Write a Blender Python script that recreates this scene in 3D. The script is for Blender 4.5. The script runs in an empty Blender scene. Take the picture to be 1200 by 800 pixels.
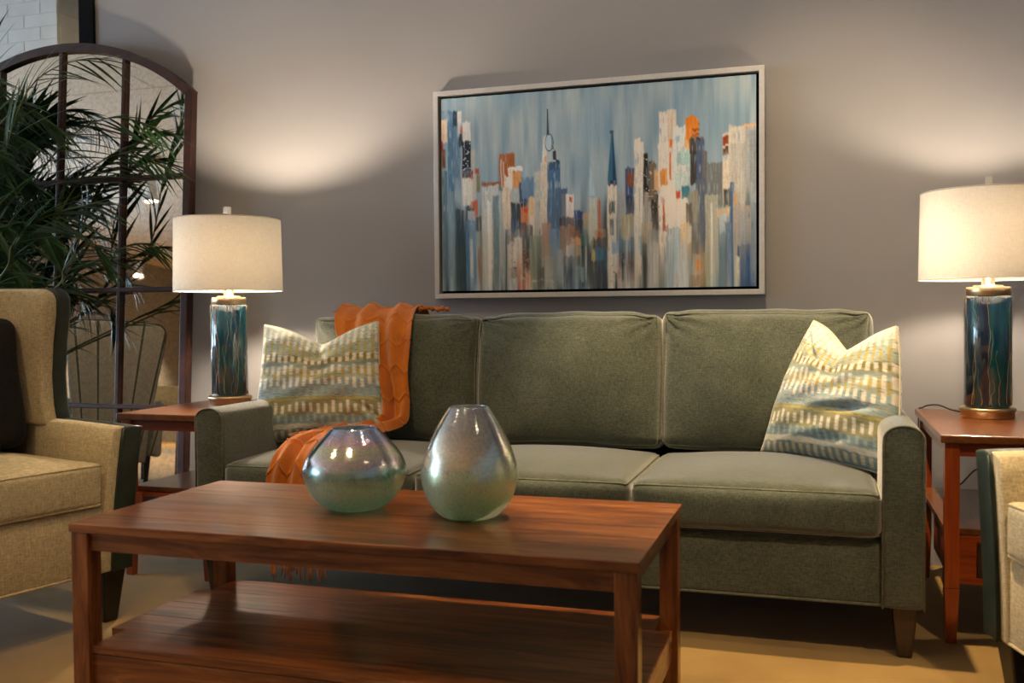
import bpy, bmesh, math, random
import numpy as np
from mathutils import Vector, Matrix
random.seed(7); RNG = np.random.default_rng(7)
SC = bpy.context.scene
COL = SC.collection

# ------------------------------------------------------------------ camera
cam_data = bpy.data.cameras.new('camera')
cam_data.sensor_width = 36.0
cam_data.lens = 1140.0 / 1200.0 * 36.0
cam_data.dof.use_dof = True
cam_data.dof.focus_distance = 3.6
cam_data.dof.aperture_fstop = 3.5
cam_data.clip_start = 0.05
cam = bpy.data.objects.new('camera', cam_data); COL.objects.link(cam)
YAW, PITCH, ROLL = 0.306343, -0.0276433, -0.0078906
_f = Vector((-math.sin(YAW)*math.cos(PITCH), math.cos(YAW)*math.cos(PITCH), math.sin(PITCH)))
_r0 = Vector((math.cos(YAW), math.sin(YAW), 0)); _u0 = _r0.cross(_f)
_r = math.cos(ROLL)*_r0 + math.sin(ROLL)*_u0; _u = _r.cross(_f)
cam.matrix_world = Matrix(((_r.x, _u.x, -_f.x, 0.0), (_r.y, _u.y, -_f.y, 0.0), (_r.z, _u.z, -_f.z, 0.95), (0, 0, 0, 1)))
SC.camera = cam

# ------------------------------------------------------------------ world, light, exposure
SC.view_settings.view_transform = 'Standard'
SC.view_settings.look = 'None'
SC.view_settings.gamma = 1.0
SC.view_settings.use_curve_mapping = False
SC.view_settings.exposure = 0.0
world = bpy.data.worlds.new('world'); SC.world = world; world.use_nodes = True
_bg = world.node_tree.nodes['Background']
_bg.inputs[0].default_value = (0.62, 0.78, 1.0, 1); _bg.inputs[1].default_value = 3.0

def area_light(name, loc, rot, sx, sy, power, color):
    d = bpy.data.lights.new(name, 'AREA'); d.shape = 'RECTANGLE'; d.size = sx; d.size_y = sy
    d.energy = power; d.color = color
    o = bpy.data.objects.new(name, d); COL.objects.link(o); o.location = loc; o.rotation_euler = rot
    return o
WINDOWS_Y = (-1.3, 4.0)            # centres of the shop windows in the left wall (x = -13)
WIN_W, WIN_Z0, WIN_Z1 = 5.0, 0.3, 3.35
for _wy in WINDOWS_Y:
    area_light('window_daylight', (-13.25, _wy, 1.75), (0, math.radians(-90), 0), 3.0, 4.9, 720, (0.58, 0.79, 1.0))

# ceiling spot lamps: position, aim, watts, cone degrees
SPOTS = [((-0.25, 2.90, 3.25), (-0.22, 3.02, 0.4), 470, 46),
         ((-1.35, 2.2, 3.25), (-1.3, 2.85, 0.4), 75, 56),
         ((-0.95, 2.1, 3.3), (-0.88, 3.92, 1.35), 22, 60),
         ((0.95, 1.0, 3.25), (0.60, 2.85, 0.35), 165, 40),
         ((-1.1, 1.1, 3.25), (-1.05, 2.1, 0.4), 55, 54),
         ((-2.7, 1.0, 3.25), (-2.4, 2.2, 0.5), 38, 56),
         ((-0.30, 2.3, 3.3), (0.16, 3.92, 1.10), 125, 44),
         ((-4.3, 5.1, 3.3), (-5.46, 6.5, 2.5), 30, 70),
         ((-3.9, 2.7, 3.2), (-5.1, 1.4, 0.8), 120, 60),  # added lamp, only brightens the striped chair for its reflection
         ((-7.61, -2.06, 3.2), (-7.0, -1.9, 0.0), 800, 110),
         ((-11.9, -7.26, 3.2), (-11.0, -6.0, 0.0), 800, 110),
         ((-12.3, -8.9, 3.2), (-11.6, -8.3, 0.0), 800, 110),
         ((-2.4, -4.5, 3.2), (-2.2, -5.2, 0.0), 560, 110),
         ((1.6, -3.4, 3.2), (1.4, -4.4, 0.0), 560, 110),
         ((-0.2, -9.5, 3.2), (-0.4, -10.5, 0.0), 800, 110),
         ((-5.6, -9.0, 3.2), (-5.6, -10.0, 0.0), 800, 110)]
PAINT_GAIN = 1.55
PILLOW_GAIN = 1.0
WARM = (1.0, 0.72, 0.42)

# ------------------------------------------------------------------ helpers
def lin(c):
    c = np.asarray(c, dtype=float)
    return np.where(c <= 0.04045, c/12.92, ((c+0.055)/1.055)**2.4)
def hexc(h):
    return lin([int(h[i:i+2], 16)/255 for i in (0, 2, 4)])
def rgb(h):
    return tuple(hexc(h)) + (1.0,)

def empty(name, label, cat, loc=(0, 0, 0), rot=(0, 0, 0), group=None):
    o = bpy.data.objects.new(name, None); COL.objects.link(o)
    o.location = loc; o.rotation_euler = rot; o.empty_display_size = 0.05
    o['label'] = label; o['category'] = cat
    if group: o['group'] = group
    return o
def tag(o, label, cat, group=None):
    o['label'] = label; o['category'] = cat
    if group: o['group'] = group
    return o
def mesh(name, V, F, smooth=True):
    me = bpy.data.meshes.new(name)
    V = np.asarray(V, dtype=np.float32)
    me.from_pydata(V.tolist() if len(V) < 400000 else V, [], F if isinstance(F, list) else F.tolist())
    if smooth: me.polygons.foreach_set('use_smooth', [True]*len(me.polygons))
    me.update()
    return me
def obj(name, me, mat, parent=None, loc=None, rot=None):
    if isinstance(me, MB): me = me.mesh(name)
    if mat is not None and len(me.materials) == 0: me.materials.append(mat)
    o = bpy.data.objects.new(name, me); COL.objects.link(o)
    if parent is not None: o.parent = parent
    if loc is not None: o.location = loc
    if rot is not None: o.rotation_euler = rot
    return o
def struct(o):
    o['kind'] = 'structure'; return o
def copy_tree(o, parent=None):
    c = o.copy(); COL.objects.link(c)
    if parent is not None: c.parent = parent
    for ch in list(o.children): copy_tree(ch, c)
    return c

class MB:
    """collects shapes for one mesh"""
    def __init__(s): s.V = []; s.F = []; s.sm = []
    def add(s, V, F, smooth=False):
        n = len(s.V); s.V += [tuple(map(float, v)) for v in V]
        s.F += [tuple(int(i)+n for i in f) for f in F]; s.sm += [smooth]*len(F); return s
    def box(s, x0, x1, y0, y1, z0, z1, bevel=0.0, seg=2):
        bm = bmesh.new(); bmesh.ops.create_cube(bm, size=1)
        for v in bm.verts:
            v.co = Vector(((x0+x1)/2+v.co.x*(x1-x0), (y0+y1)/2+v.co.y*(y1-y0), (z0+z1)/2+v.co.z*(z1-z0)))
        return s._bm(bm, bevel, seg)
    def prism(s, poly, axis, a, b, bevel=0.0, seg=2):
        """poly of 2-d points extruded along axis from a to b"""
        bm = bmesh.new()
        def pt(p, t): return {'x': (t, p[0], p[1]), 'y': (p[0], t, p[1]), 'z': (p[0], p[1], t)}[axis]
        A = [bm.verts.new(pt(p, a)) for p in poly]; B = [bm.verts.new(pt(p, b)) for p in poly]
        n = len(poly)
        bm.faces.new(A[::-1]); bm.faces.new(B)
        for i in range(n): bm.faces.new((A[i], A[(i+1) % n], B[(i+1) % n], B[i]))
        bmesh.ops.recalc_face_normals(bm, faces=bm.faces)
        return s._bm(bm, bevel, seg)
    def taper(s, cx, cy, z0, z1, a0, b0, a1, b1, dx=0, dy=0, bevel=0.004):
        """square leg, bottom half sizes a0,b0 (bottom offset dx,dy), top a1,b1"""
        bm = bmesh.new(); bmesh.ops.create_cube(bm, size=2)
        for v in bm.verts:
            t = v.co.z > 0
            v.co = Vector((cx+(0 if t else dx)+v.co.x*(a1 if t else a0), cy+(0 if t else dy)+v.co.y*(b1 if t else b0), z1 if t else z0))
        return s._bm(bm, bevel, 2)
    def _bm(s, bm, bevel, seg):
        if bevel > 0:
            ed = [e for e in bm.edges if len(e.link_faces) == 2 and e.calc_face_angle(0) > 0.5]
            bmesh.ops.bevel(bm, geom=ed, offset=bevel, segments=seg, profile=0.5, affect='EDGES', clamp_overlap=True)
        bm.verts.index_update()
        s.add([v.co for v in bm.verts], [[v.index for v in f.verts] for f in bm.faces], bevel > 0 and seg > 2); bm.free(); return s
    def lathe(s, prof, n=48, c=(0, 0, 0), caps=True):
        V = []; F = []
        for r, z in prof:
            for k in range(n):
                a = 2*math.pi*k/n; V.append((c[0]+r*math.cos(a), c[1]+r*math.sin(a), c[2]+z))
        m = len(prof)
        for i in range(m-1):
            for k in range(n):
                F.append((i*n+k, i*n+(k+1) % n, (i+1)*n+(k+1) % n, (i+1)*n+k))
        if caps:
            F.append(tuple(range(n))[::-1]); F.append(tuple((m-1)*n+k for k in range(n)))
        return s.add(V, F, True)
    def tube(s, pts, r, n=6, closed=False):
        P = np.asarray(pts, float); m = len(P)
        R = np.full(m, r) if np.isscalar(r) else np.asarray(r, float)
        if closed: T = np.roll(P, -1, 0)-np.roll(P, 1, 0)
        else: T = np.gradient(P, axis=0)
        T /= np.linalg.norm(T, axis=1)[:, None]+1e-12
        ref = np.array([0, 0, 1.0]) if abs(T[0][2]) < 0.9 else np.array([1.0, 0, 0])
        V = []; u = np.cross(T[0], ref); u /= np.linalg.norm(u)
        for i in range(m):
            u = u-T[i]*(u@T[i]); u /= np.linalg.norm(u)+1e-12; w = np.cross(T[i], u)
            for k in range(n):
                a = 2*math.pi*k/n; V.append(P[i]+R[i]*(math.cos(a)*u+math.sin(a)*w))
        F = []
        for i in range(m if closed else m-1):
            j = (i+1) % m
            for k in range(n): F.append((i*n+k, i*n+(k+1) % n, j*n+(k+1) % n, j*n+k))
        if not closed: F += [tuple(range(n))[::-1], tuple((m-1)*n+k for k in range(n))]
        return s.add(V, F, True)
    def mesh(s, name):
        me = bpy.data.meshes.new(name); me.from_pydata(s.V, [], s.F)
        me.polygons.foreach_set('use_smooth', s.sm); me.update()
        bm = bmesh.new(); bm.from_mesh(me); bmesh.ops.recalc_face_normals(bm, faces=bm.faces); bm.to_mesh(me); bm.free()
        return me

def catmull(pts, n):
    P = np.asarray(pts, float); m = len(P)
    Q = np.vstack([2*P[0]-P[1], P, 2*P[-1]-P[-2]])
    t = np.linspace(0, m-1-1e-9, n); i = t.astype(int); f = (t-i)[:, None]
    a, b, c, d = Q[i], Q[i+1], Q[i+2], Q[i+3]
    return 0.5*(2*b+(c-a)*f+(2*a-5*b+4*c-d)*f**2+(3*b-a-3*c+d)*f**3)

def box_map(h, r, crown, bulge, wr, seed, puck=0.0):
    """maps a cube point in [-1,1]^3 to a soft upholstery block"""
    hx, hy, hz = h; ct, cb = crown; rg = np.random.default_rng(seed); ph = rg.uniform(0, 6.28, 12)
    def f(P):
        P = np.asarray(P, float); Q = P*np.array(h)
        inner = np.clip(Q, -(np.array(h)-r), np.array(h)-r); D = Q-inner
        L = np.linalg.norm(D, axis=1)[:, None]; Q = inner+np.where(L > 1e-9, D/np.maximum(L, 1e-9)*r, 0)
        ex = 1-np.abs(P[:, 0])**2.5; ey = 1-np.abs(P[:, 1])**2.5; ez = 1-np.abs(P[:, 2])**2.5
        zt = np.clip(P[:, 2], 0, 1); zb = np.clip(-P[:, 2], 0, 1)
        Q[:, 2] += zt*ct*ex*ey-zb*cb*ex*ey
        Q[:, 1] += P[:, 1]*bulge[1]*ex*ez; Q[:, 0] += P[:, 0]*bulge[0]*ey*ez
        if wr > 0:
            X = Q
            w = (np.sin(X[:, 0]*9+ph[0]+X[:, 2]*5)+np.sin(X[:, 0]*17+ph[1]-X[:, 2]*11)*0.6+np.sin(X[:, 2]*14+ph[2]+X[:, 1]*8)*0.7
                 + np.sin(X[:, 0]*31+X[:, 2]*23+ph[3])*0.3)*wr
            nrm = Q/(np.linalg.norm(Q, axis=1)[:, None]+1e-6)
            Q = Q+nrm*w[:, None]
        if puck > 0:      # gathered fabric round the two top corners
            a = 1-np.abs(P[:, 0]); b = 1-P[:, 2]; rr = np.hypot(a, b)
            amp = puck*np.exp(-(rr/0.38)**2)*np.clip(rr/0.10, 0, 1)
            Q[:, 1] += np.sign(P[:, 1])*amp*np.sin(15*np.arctan2(b, a)+5*rr+ph[5])
            Q[:, 2] -= puck*1.1*np.clip(P[:, 2], 0, 1)*(np.exp(-((np.abs(P[:, 0])-0.86)/0.10)**2)+0.5*np.exp(-((P[:, 0]-0.35)/0.22)**2))
        return Q
    return f
def soft_box(name, fmap, n=22):
    # face grids of a cube, denser near the edges
    t = np.linspace(-1, 1, n+1); t = np.sign(t)*(1-(1-np.abs(t))**1.5)
    V = []; F = []; key = {}
    for ax in range(3):
        for sg in (-1, 1):
            idx = np.zeros((n+1, n+1), int)
            for i in range(n+1):
                for j in range(n+1):
                    p = [0, 0, 0]; p[ax] = sg; p[(ax+1) % 3] = t[i]; p[(ax+2) % 3] = t[j]
                    k = tuple(round(q, 5) for q in p)
                    if k not in key: key[k] = len(V); V.append(p)
                    idx[i, j] = key[k]
            for i in range(n):
                for j in range(n):
                    q = (idx[i, j], idx[i+1, j], idx[i+1, j+1], idx[i, j+1])
                    F.append(q if sg > 0 else q[::-1])
    return mesh(name, fmap(np.array(V)), F)
def edge_loop(fmap, axis, sg, n=28, out=0.002):
    """welt line round one face of the soft block"""
    t = np.linspace(-1, 1, n)[:-1]; pts = []
    for a, b in [(t, -1+0*t), (1+0*t, t), (-t, 1+0*t), (-1+0*t, -t)]:
        for p, q in zip(a, b):
            v = [0, 0, 0]; v[axis] = sg; v[(axis+1) % 3] = p; v[(axis+2) % 3] = q; pts.append(v)
    P = fmap(np.array(pts)); C = P.mean(0); D = P-C
    return P+D/np.linalg.norm(D, axis=1)[:, None]*out

# ------------------------------------------------------------------ materials
class NT:
    def __init__(s, name):
        s.m = bpy.data.materials.new(name); s.m.use_nodes = True; s.t = s.m.node_tree; s.b = s.t.nodes['Principled BSDF']
        s.out = s.t.nodes['Material Output']
    def n(s, kind, **kw):
        nd = s.t.nodes.new(kind)
        for k, v in kw.items():
            if k.startswith('i_'): nd.inputs[k[2:].replace('_', ' ')].default_value = v
            else: setattr(nd, k, v)
        return nd
    def l(s, a, b): s.t.links.new(a, b)
    def coords(s, scale=(1, 1, 1), rand=False, kind='Object'):
        tc = s.n('ShaderNodeTexCoord'); mp = s.n('ShaderNodeMapping'); mp.inputs['Scale'].default_value = scale
        s.l(tc.outputs[kind], mp.inputs['Vector'])
        if rand:
            oi = s.n('ShaderNodeObjectInfo'); mu = s.n('ShaderNodeVectorMath', operation='SCALE'); mu.inputs[0].default_value = (13.1, 17.7, 7.3)
            s.l(oi.outputs['Random'], mu.inputs['Scale']); s.l(mu.outputs[0], mp.inputs['Location'])
        return mp.outputs['Vector']
    def noise(s, vec, scale, detail=3, rough=0.55, dist=0.0):
        nd = s.n('ShaderNodeTexNoise'); nd.inputs['Scale'].default_value = scale; nd.inputs['Detail'].default_value = detail
        nd.inputs['Roughness'].default_value = rough; nd.inputs['Distortion'].default_value = dist
        s.l(vec, nd.inputs['Vector']); return nd.outputs['Fac']
    def ramp(s, fac, stops):
        r = s.n('ShaderNodeValToRGB'); e = r.color_ramp.elements
        while len(e) < len(stops): e.new(0.5)
        for k, (p, c) in enumerate(stops): e[k].position = p; e[k].color = c
        s.l(fac, r.inputs['Fac']); return r.outputs['Color']
    def mix(s, a, b, fac, mode='MIX'):
        nd = s.n('ShaderNodeMix', data_type='RGBA', blend_type=mode)
        for sock, v in ((nd.inputs['Factor'], fac), (nd.inputs['A'], a), (nd.inputs['B'], b)):
            pass
        def put(i, v):
            if isinstance(v, bpy.types.NodeSocket): s.l(v, nd.inputs[i])
            else: nd.inputs[i].default_value = v
        put(0, fac); put(6, a); put(7, b)
        return nd.outputs[2]
    def math(s, op, a, b=0.0):
        nd = s.n('ShaderNodeMath', operation=op)
        for i, v in ((0, a), (1, b)):
            if isinstance(v, bpy.types.NodeSocket): s.l(v, nd.inputs[i])
            else: nd.inputs[i].default_value = v
        return nd.outputs[0]
    def bump(s, h, strength, dist):
        nd = s.n('ShaderNodeBump'); nd.inputs['Strength'].default_value = strength; nd.inputs['Distance'].default_value = dist
        s.l(h, nd.inputs['Height']); s.l(nd.outputs['Normal'], s.b.inputs['Normal'])
    def set(s, **kw):
        for k, v in kw.items():
            i = s.b.inputs[k.replace('_', ' ')]
            if isinstance(v, bpy.types.NodeSocket): s.l(v, i)
            else: i.default_value = v
        return s
def c4(r, g, b): return (r, g, b, 1.0)

def plain(name, color, rough=0.5, metal=0.0, spot=0.06, scale=30, **kw):
    t = NT(name); v = t.coords()
    nz = t.noise(v, scale, 4)
    c = np.array(color[:3]); col = t.ramp(nz, [(0.3, tuple(c*(1-spot))+(1,)), (0.7, tuple(np.minimum(c*(1+spot), 1))+(1,))])
    t.set(Base_Color=col, Roughness=rough, Metallic=metal, **kw)
    return t.m
def fabric(name, dark, light, weave=420, sheen=0.3, rough=0.9, mottling=0.25, bump=0.4):
    t = NT(name)
    vx = t.coords((1, 0.22, 1)); vz = t.coords((0.22, 1, 0.22))
    a = t.noise(t.coords((1, 1, 0.16)), weave, 2); b = t.noise(t.coords((0.16, 0.16, 1)), weave, 2)
    fine = t.math('ADD', a, b)
    big = t.noise(t.coords(), 9, 3)
    f2 = t.math('ADD', t.math('MULTIPLY', fine, 0.5), t.math('MULTIPLY', t.math('SUBTRACT', big, 0.5), mottling))
    col = t.ramp(f2, [(0.33, dark), (0.67, light)])
    t.set(Base_Color=col, Roughness=rough, Sheen_Weight=sheen, Sheen_Roughness=0.45, Specular_IOR_Level=0.2)
    t.bump(fine, bump, 0.002)
    return t.m
def wood(name, axis, stops, rough=0.32, scale=1.0, coat=0.5, knots=True):
    """grain runs along axis 0/1/2"""
    t = NT(name)
    sc = [13.0*scale]*3; sc[axis] = 1.3*scale
    v = t.coords(tuple(sc), rand=True)
    g = t.noise(v, 1.6, 5, 0.68, 1.1)
    sc2 = [70.0*scale]*3; sc2[axis] = 2.5*scale
    fine = t.noise(t.coords(tuple(sc2), rand=True), 1.0, 3, 0.6)
    f = t.math('ADD', t.math('MULTIPLY', g, 0.8), t.math('MULTIPLY', fine, 0.2))
    col = t.ramp(f, stops)
    if knots:
        kv = [5.0*scale]*3; kv[axis] = 2.2*scale
        kn = t.n('ShaderNodeTexVoronoi'); kn.inputs['Scale'].default_value = 1.0; t.l(t.coords(tuple(kv), rand=True), kn.inputs['Vector'])
        k = t.ramp(kn.outputs['Distance'], [(0.05, c4(1, 1, 1)), (0.19, c4(0, 0, 0))])
        col = t.mix(col, tuple(np.array(stops[0][1][:3])*0.45)+(1,), t.math('MULTIPLY', k, 0.8))
    oi = t.n('ShaderNodeObjectInfo')
    tone = t.ramp(oi.outputs['Random'], [(0.0, c4(0.82, 0.82, 0.82)), (1.0, c4(1.12, 1.1, 1.08))])
    col = t.mix(col, tone, 1.0, 'MULTIPLY')
    t.set(Base_Color=col, Roughness=rough, Coat_Weight=coat, Coat_Roughness=0.18, Specular_IOR_Level=0.4)
    t.bump(fine, 0.12, 0.0015)
    return t.m

M = {}
M['sofa'] = fabric('sage_chenille', c4(0.028, 0.037, 0.024), c4(0.108, 0.122, 0.086), sheen=0.85)
M['sofa_welt'] = fabric('sage_welt', c4(0.07, 0.08, 0.052), c4(0.19, 0.20, 0.145), sheen=0.3)
M['cream'] = fabric('cream_linen', c4(0.40, 0.32, 0.165), c4(0.76, 0.64, 0.40), weave=330, sheen=0.1, mottling=0.15)
M['leather'] = plain('dark_green_leather', c4(0.015, 0.027, 0.017), 0.45, spot=0.45, scale=14)
M['darkpillow'] = fabric('charcoal_cloth', c4(0.010, 0.010, 0.009), c4(0.03, 0.028, 0.025), sheen=0.05)
ACACIA = [(0.33, c4(0.030, 0.007, 0.002)), (0.43, c4(0.125, 0.032, 0.007)), (0.54, c4(0.23, 0.070, 0.016)), (0.66, c4(0.37, 0.140, 0.040))]
M['acacia_x'] = wood('acacia_grain_x', 0, ACACIA)
M['acacia_y'] = wood('acacia_grain_y', 1, ACACIA)
M['acacia_z'] = wood('acacia_grain_z', 2, ACACIA)
CHERRY = [(0.3, c4(0.15, 0.020, 0.003)), (0.5, c4(0.27, 0.045, 0.006)), (0.75, c4(0.38, 0.085, 0.012))]
M['cherry_x'] = wood('cherry_grain_x', 0, CHERRY, scale=1.6, knots=False)
M['cherry_y'] = wood('cherry_grain_y', 1, CHERRY, scale=1.6, knots=False)
M['cherry_z'] = wood('cherry_grain_z', 2, CHERRY, scale=1.6, knots=False)
CHTOP = [(0.3, c4(0.095, 0.026, 0.006)), (0.5, c4(0.16, 0.052, 0.013)), (0.75, c4(0.24, 0.090, 0.025))]
M['cherry_top'] = wood('cherry_top', 1, CHTOP, scale=1.6, knots=False)
M['walnut_x'] = wood('dark_walnut', 0, [(0.3, c4(0.02, 0.008, 0.005)), (0.7, c4(0.07, 0.028, 0.014))], scale=2, knots=False)
M['espresso'] = wood('espresso_leg', 2, [(0.3, c4(0.025, 0.014, 0.010)), (0.7, c4(0.06, 0.036, 0.025))], scale=2, knots=False, coat=0.1)
M['blackleg'] = plain('black_leg', c4(0.012, 0.010, 0.009), 0.35)
M['brass'] = plain('brushed_brass', c4(0.62, 0.47, 0.28), 0.32, 1.0, 0.1, 60)
M['silver'] = plain('champagne_silver', c4(0.66, 0.67, 0.68), 0.42, 0.35, 0.05, 90)
M['acrylic'] = plain('clear_acrylic', c4(0.6, 0.6, 0.58), 0.12, 0.5)
M['black'] = plain('black_matte', c4(0.005, 0.005, 0.005), 0.9, Specular_IOR_Level=0.1)
M['cord'] = plain('dark_cord', c4(0.03, 0.022, 0.015), 0.5)
M['white_metal'] = plain('white_enamel', c4(0.72, 0.70, 0.66), 0.4)
M['cast'] = plain('mirror_frame_iron', c4(0.032, 0.009, 0.005), 0.45, 0.2, 0.5, 25)

def emit(name, color, strength):
    t = NT(name); v = t.coords(); t.noise(v, 5)
    t.set(Base_Color=color, Emission_Color=color, Emission_Strength=strength); return t.m
M['bulb_left'] = emit('lamp_bulb_left', c4(1.0, 0.80, 0.60), 1300.0)
M['bulb_right'] = emit('lamp_bulb_right', c4(1.0, 0.80, 0.60), 470.0)
M['spotlens'] = emit('spot_lens', c4(1.0, 0.80, 0.55), 14.0)

def attr_mat(name, rough=0.8, sheen=0.0, weave=0, bump=0.2, spec=0.3):
    t = NT(name); a = t.n('ShaderNodeAttribute'); a.attribute_name = 'Col'
    t.set(Base_Color=a.outputs['Color'], Roughness=rough, Sheen_Weight=sheen, Specular_IOR_Level=spec)
    if weave:
        f = t.math('ADD', t.noise(t.coords((1, 1, 0.2)), weave, 2), t.noise(t.coords((0.2, 0.2, 1)), weave, 2)); t.bump(f, bump, 0.0015)
    return t.m
def set_cols(me, C):
    ca = me.color_attributes.new('Col', 'FLOAT_COLOR', 'POINT')
    A = np.ones((len(me.vertices), 4), np.float32); A[:, :3] = C; ca.data.foreach_set('color', A.ravel())
def vnoise(h, w, sy, sx, seed):
    """value noise image, cell sizes sy, sx pixels"""
    rg = np.random.default_rng(seed); gh, gw = int(h/sy)+3, int(w/sx)+3; G = rg.random((gh, gw))
    y = np.arange(h)/sy; x = np.arange(w)/sx; yi = y.astype(int); xi = x.astype(int)
    fy = (y-yi)[:, None]; fx = (x-xi)[None]; fy = fy*fy*(3-2*fy); fx = fx*fx*(3-2*fx)
    a = G[yi][:, xi]; b = G[yi][:, xi+1]; c = G[yi+1][:, xi]; d = G[yi+1][:, xi+1]
    return (a*(1-fx)+b*fx)*(1-fy)+(c*(1-fx)+d*fx)*fy

# ------------------------------------------------------------------ the setting
XL, XR, YF, YB = -13.0, 4.0, -15.0, 9.0
CEIL = 3.6
WALL_Y = 3.92
def wall_mat():
    t = NT('painted_wall'); n1 = t.noise(t.coords(), 1.2, 4); n2 = t.noise(t.coords(), 180, 3)
    col = t.ramp(n1, [(0.3, c4(0.325, 0.322, 0.325)), (0.7, c4(0.355, 0.350, 0.352))])
    t.set(Base_Color=col, Roughness=0.75, Specular_IOR_Level=0.3); t.bump(n2, 0.12, 0.002); return t.m
def carpet_mat():
    t = NT('tan_carpet'); n1 = t.noise(t.coords(), 3.0, 4); n2 = t.noise(t.coords(), 260, 3, 0.7)
    f = t.math('ADD', t.math('MULTIPLY', n1, 0.5), t.math('MULTIPLY', n2, 0.5))
    col = t.ramp(f, [(0.3, c4(0.20, 0.118, 0.031)), (0.7, c4(0.38, 0.238, 0.070))])
    t.set(Base_Color=col, Roughness=0.95, Sheen_Weight=0.2, Specular_IOR_Level=0.1); t.bump(n2, 0.6, 0.006); return t.m
def block_mat():
    t = NT('painted_block'); n1 = t.noise(t.coords(rand=True), 60, 4); n2 = t.noise(t.coords(rand=True), 4, 2)
    col = t.ramp(n2, [(0.3, c4(0.40, 0.395, 0.38)), (0.7, c4(0.46, 0.455, 0.44))])
    t.set(Base_Color=col, Roughness=0.7); t.bump(n1, 0.5, 0.004); return t.m
def ceil_mat():
    t = NT('ceiling_board'); br = t.n('ShaderNodeTexBrick'); br.inputs['Scale'].default_value = 1.0
    br.inputs['Brick Width'].default_value = 2.4; br.inputs['Row Height'].default_value = 1.2; br.inputs['Mortar Size'].default_value = 0.012
    br.inputs['Color1'].default_value = c4(0.74, 0.70, 0.64); br.inputs['Color2'].default_value = c4(0.78, 0.74, 0.68); br.inputs['Mortar'].default_value = c4(0.42, 0.39, 0.35)
    t.l(t.coords(), br.inputs['Vector'])
    sp = t.noise(t.coords(), 45, 2)
    col = t.mix(br.outputs['Color'], c4(0.5, 0.47, 0.42), t.math('MULTIPLY', sp, 0.5))
    t.set(Base_Color=col, Roughness=0.9); return t.m
M['wall'] = wall_mat(); M['carpet'] = carpet_mat(); M['block'] = block_mat(); M['ceil'] = ceil_mat()
M['mortar'] = plain('mortar', c4(0.38, 0.375, 0.36), 0.85, spot=0.1)
M['farwall'] = plain('taupe_far_wall', c4(0.42, 0.37, 0.31), 0.8, spot=0.05, scale=2)
M['soffit'] = plain('pale_soffit', c4(0.55, 0.51, 0.45), 0.8, spot=0.03, scale=2)

struct(obj('floor', MB().box(XL, XR, YF, YB, -0.06, 0.0), M['carpet']))
struct(obj('ceiling', MB().box(XL, XR, YF, YB, CEIL, CEIL+0.1), M['ceil']))
struct(obj('wall_back', MB().box(-3.34, XR, WALL_Y, WALL_Y+0.13, 0, CEIL), M['wall']))
struct(obj('trim_1', MB().box(-3.43, -3.34, WALL_Y-0.012, WALL_Y+0.145, 0, CEIL, 0.004), M['black']))
struct(obj('wall_right', MB().box(XR, XR+0.12, YF, YB, 0, CEIL), M['wall']))
struct(obj('wall_rear', MB().box(XL, XR, YB, YB+0.12, 0, CEIL), M['soffit']))
struct(obj('wall_front', MB().box(XL, XR, YF-0.12, YF, 0, CEIL), M['farwall']))
struct(obj('trim_2', MB().box(XL, XR, YF, YF+0.9, 2.75, CEIL, 0.01), M['soffit']))
wl = MB(); ys = []
for wy in WINDOWS_Y: ys += [wy-WIN_W/2, wy+WIN_W/2]
prev = YF
for k, wy in enumerate(WINDOWS_Y):
    wl.box(XL-0.15, XL, prev, wy-WIN_W/2, 0, CEIL); wl.box(XL-0.15, XL, wy-WIN_W/2, wy+WIN_W/2, 0, WIN_Z0)
    wl.box(XL-0.15, XL, wy-WIN_W/2, wy+WIN_W/2, WIN_Z1, CEIL); prev = wy+WIN_W/2
wl.box(XL-0.15, XL, prev, YB, 0, CEIL)
struct(obj('wall_left', wl, M['wall']))
def pane_mat():
    t = NT('window_glass'); v = t.coords(); t.noise(v, 2)
    tr = t.n('ShaderNodeBsdfTransparent'); gl = t.n('ShaderNodeBsdfGlossy'); gl.inputs['Roughness'].default_value = 0.02
    mx = t.n('ShaderNodeMixShader'); mx.inputs[0].default_value = 0.06
    t.l(tr.outputs[0], mx.inputs[1]); t.l(gl.outputs[0], mx.inputs[2]); t.l(mx.outputs[0], t.out.inputs['Surface']); return t.m
M['pane'] = pane_mat()
for k, wy in enumerate(WINDOWS_Y):
    w0, w1 = wy-WIN_W/2, wy+WIN_W/2; b = MB()
    for a, c, z0, z1 in ((w0, w0+0.07, WIN_Z0, WIN_Z1), (w1-0.07, w1, WIN_Z0, WIN_Z1), (w0, w1, WIN_Z0, WIN_Z0+0.07), (w0, w1, WIN_Z1-0.07, WIN_Z1), (wy-0.025, wy+0.025, WIN_Z0, WIN_Z1)):
        b.box(XL-0.11, XL-0.04, a, c, z0, z1)
    w = struct(obj('window_%d' % (k+1), b, M['black']))
    for a, c in ((w0+0.06, wy-0.02), (wy+0.02, w1-0.06)):
        obj('pane', MB().box(XL-0.08, XL-0.074, a, c, WIN_Z0+0.06, WIN_Z1-0.06), M['pane'], w)

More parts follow.
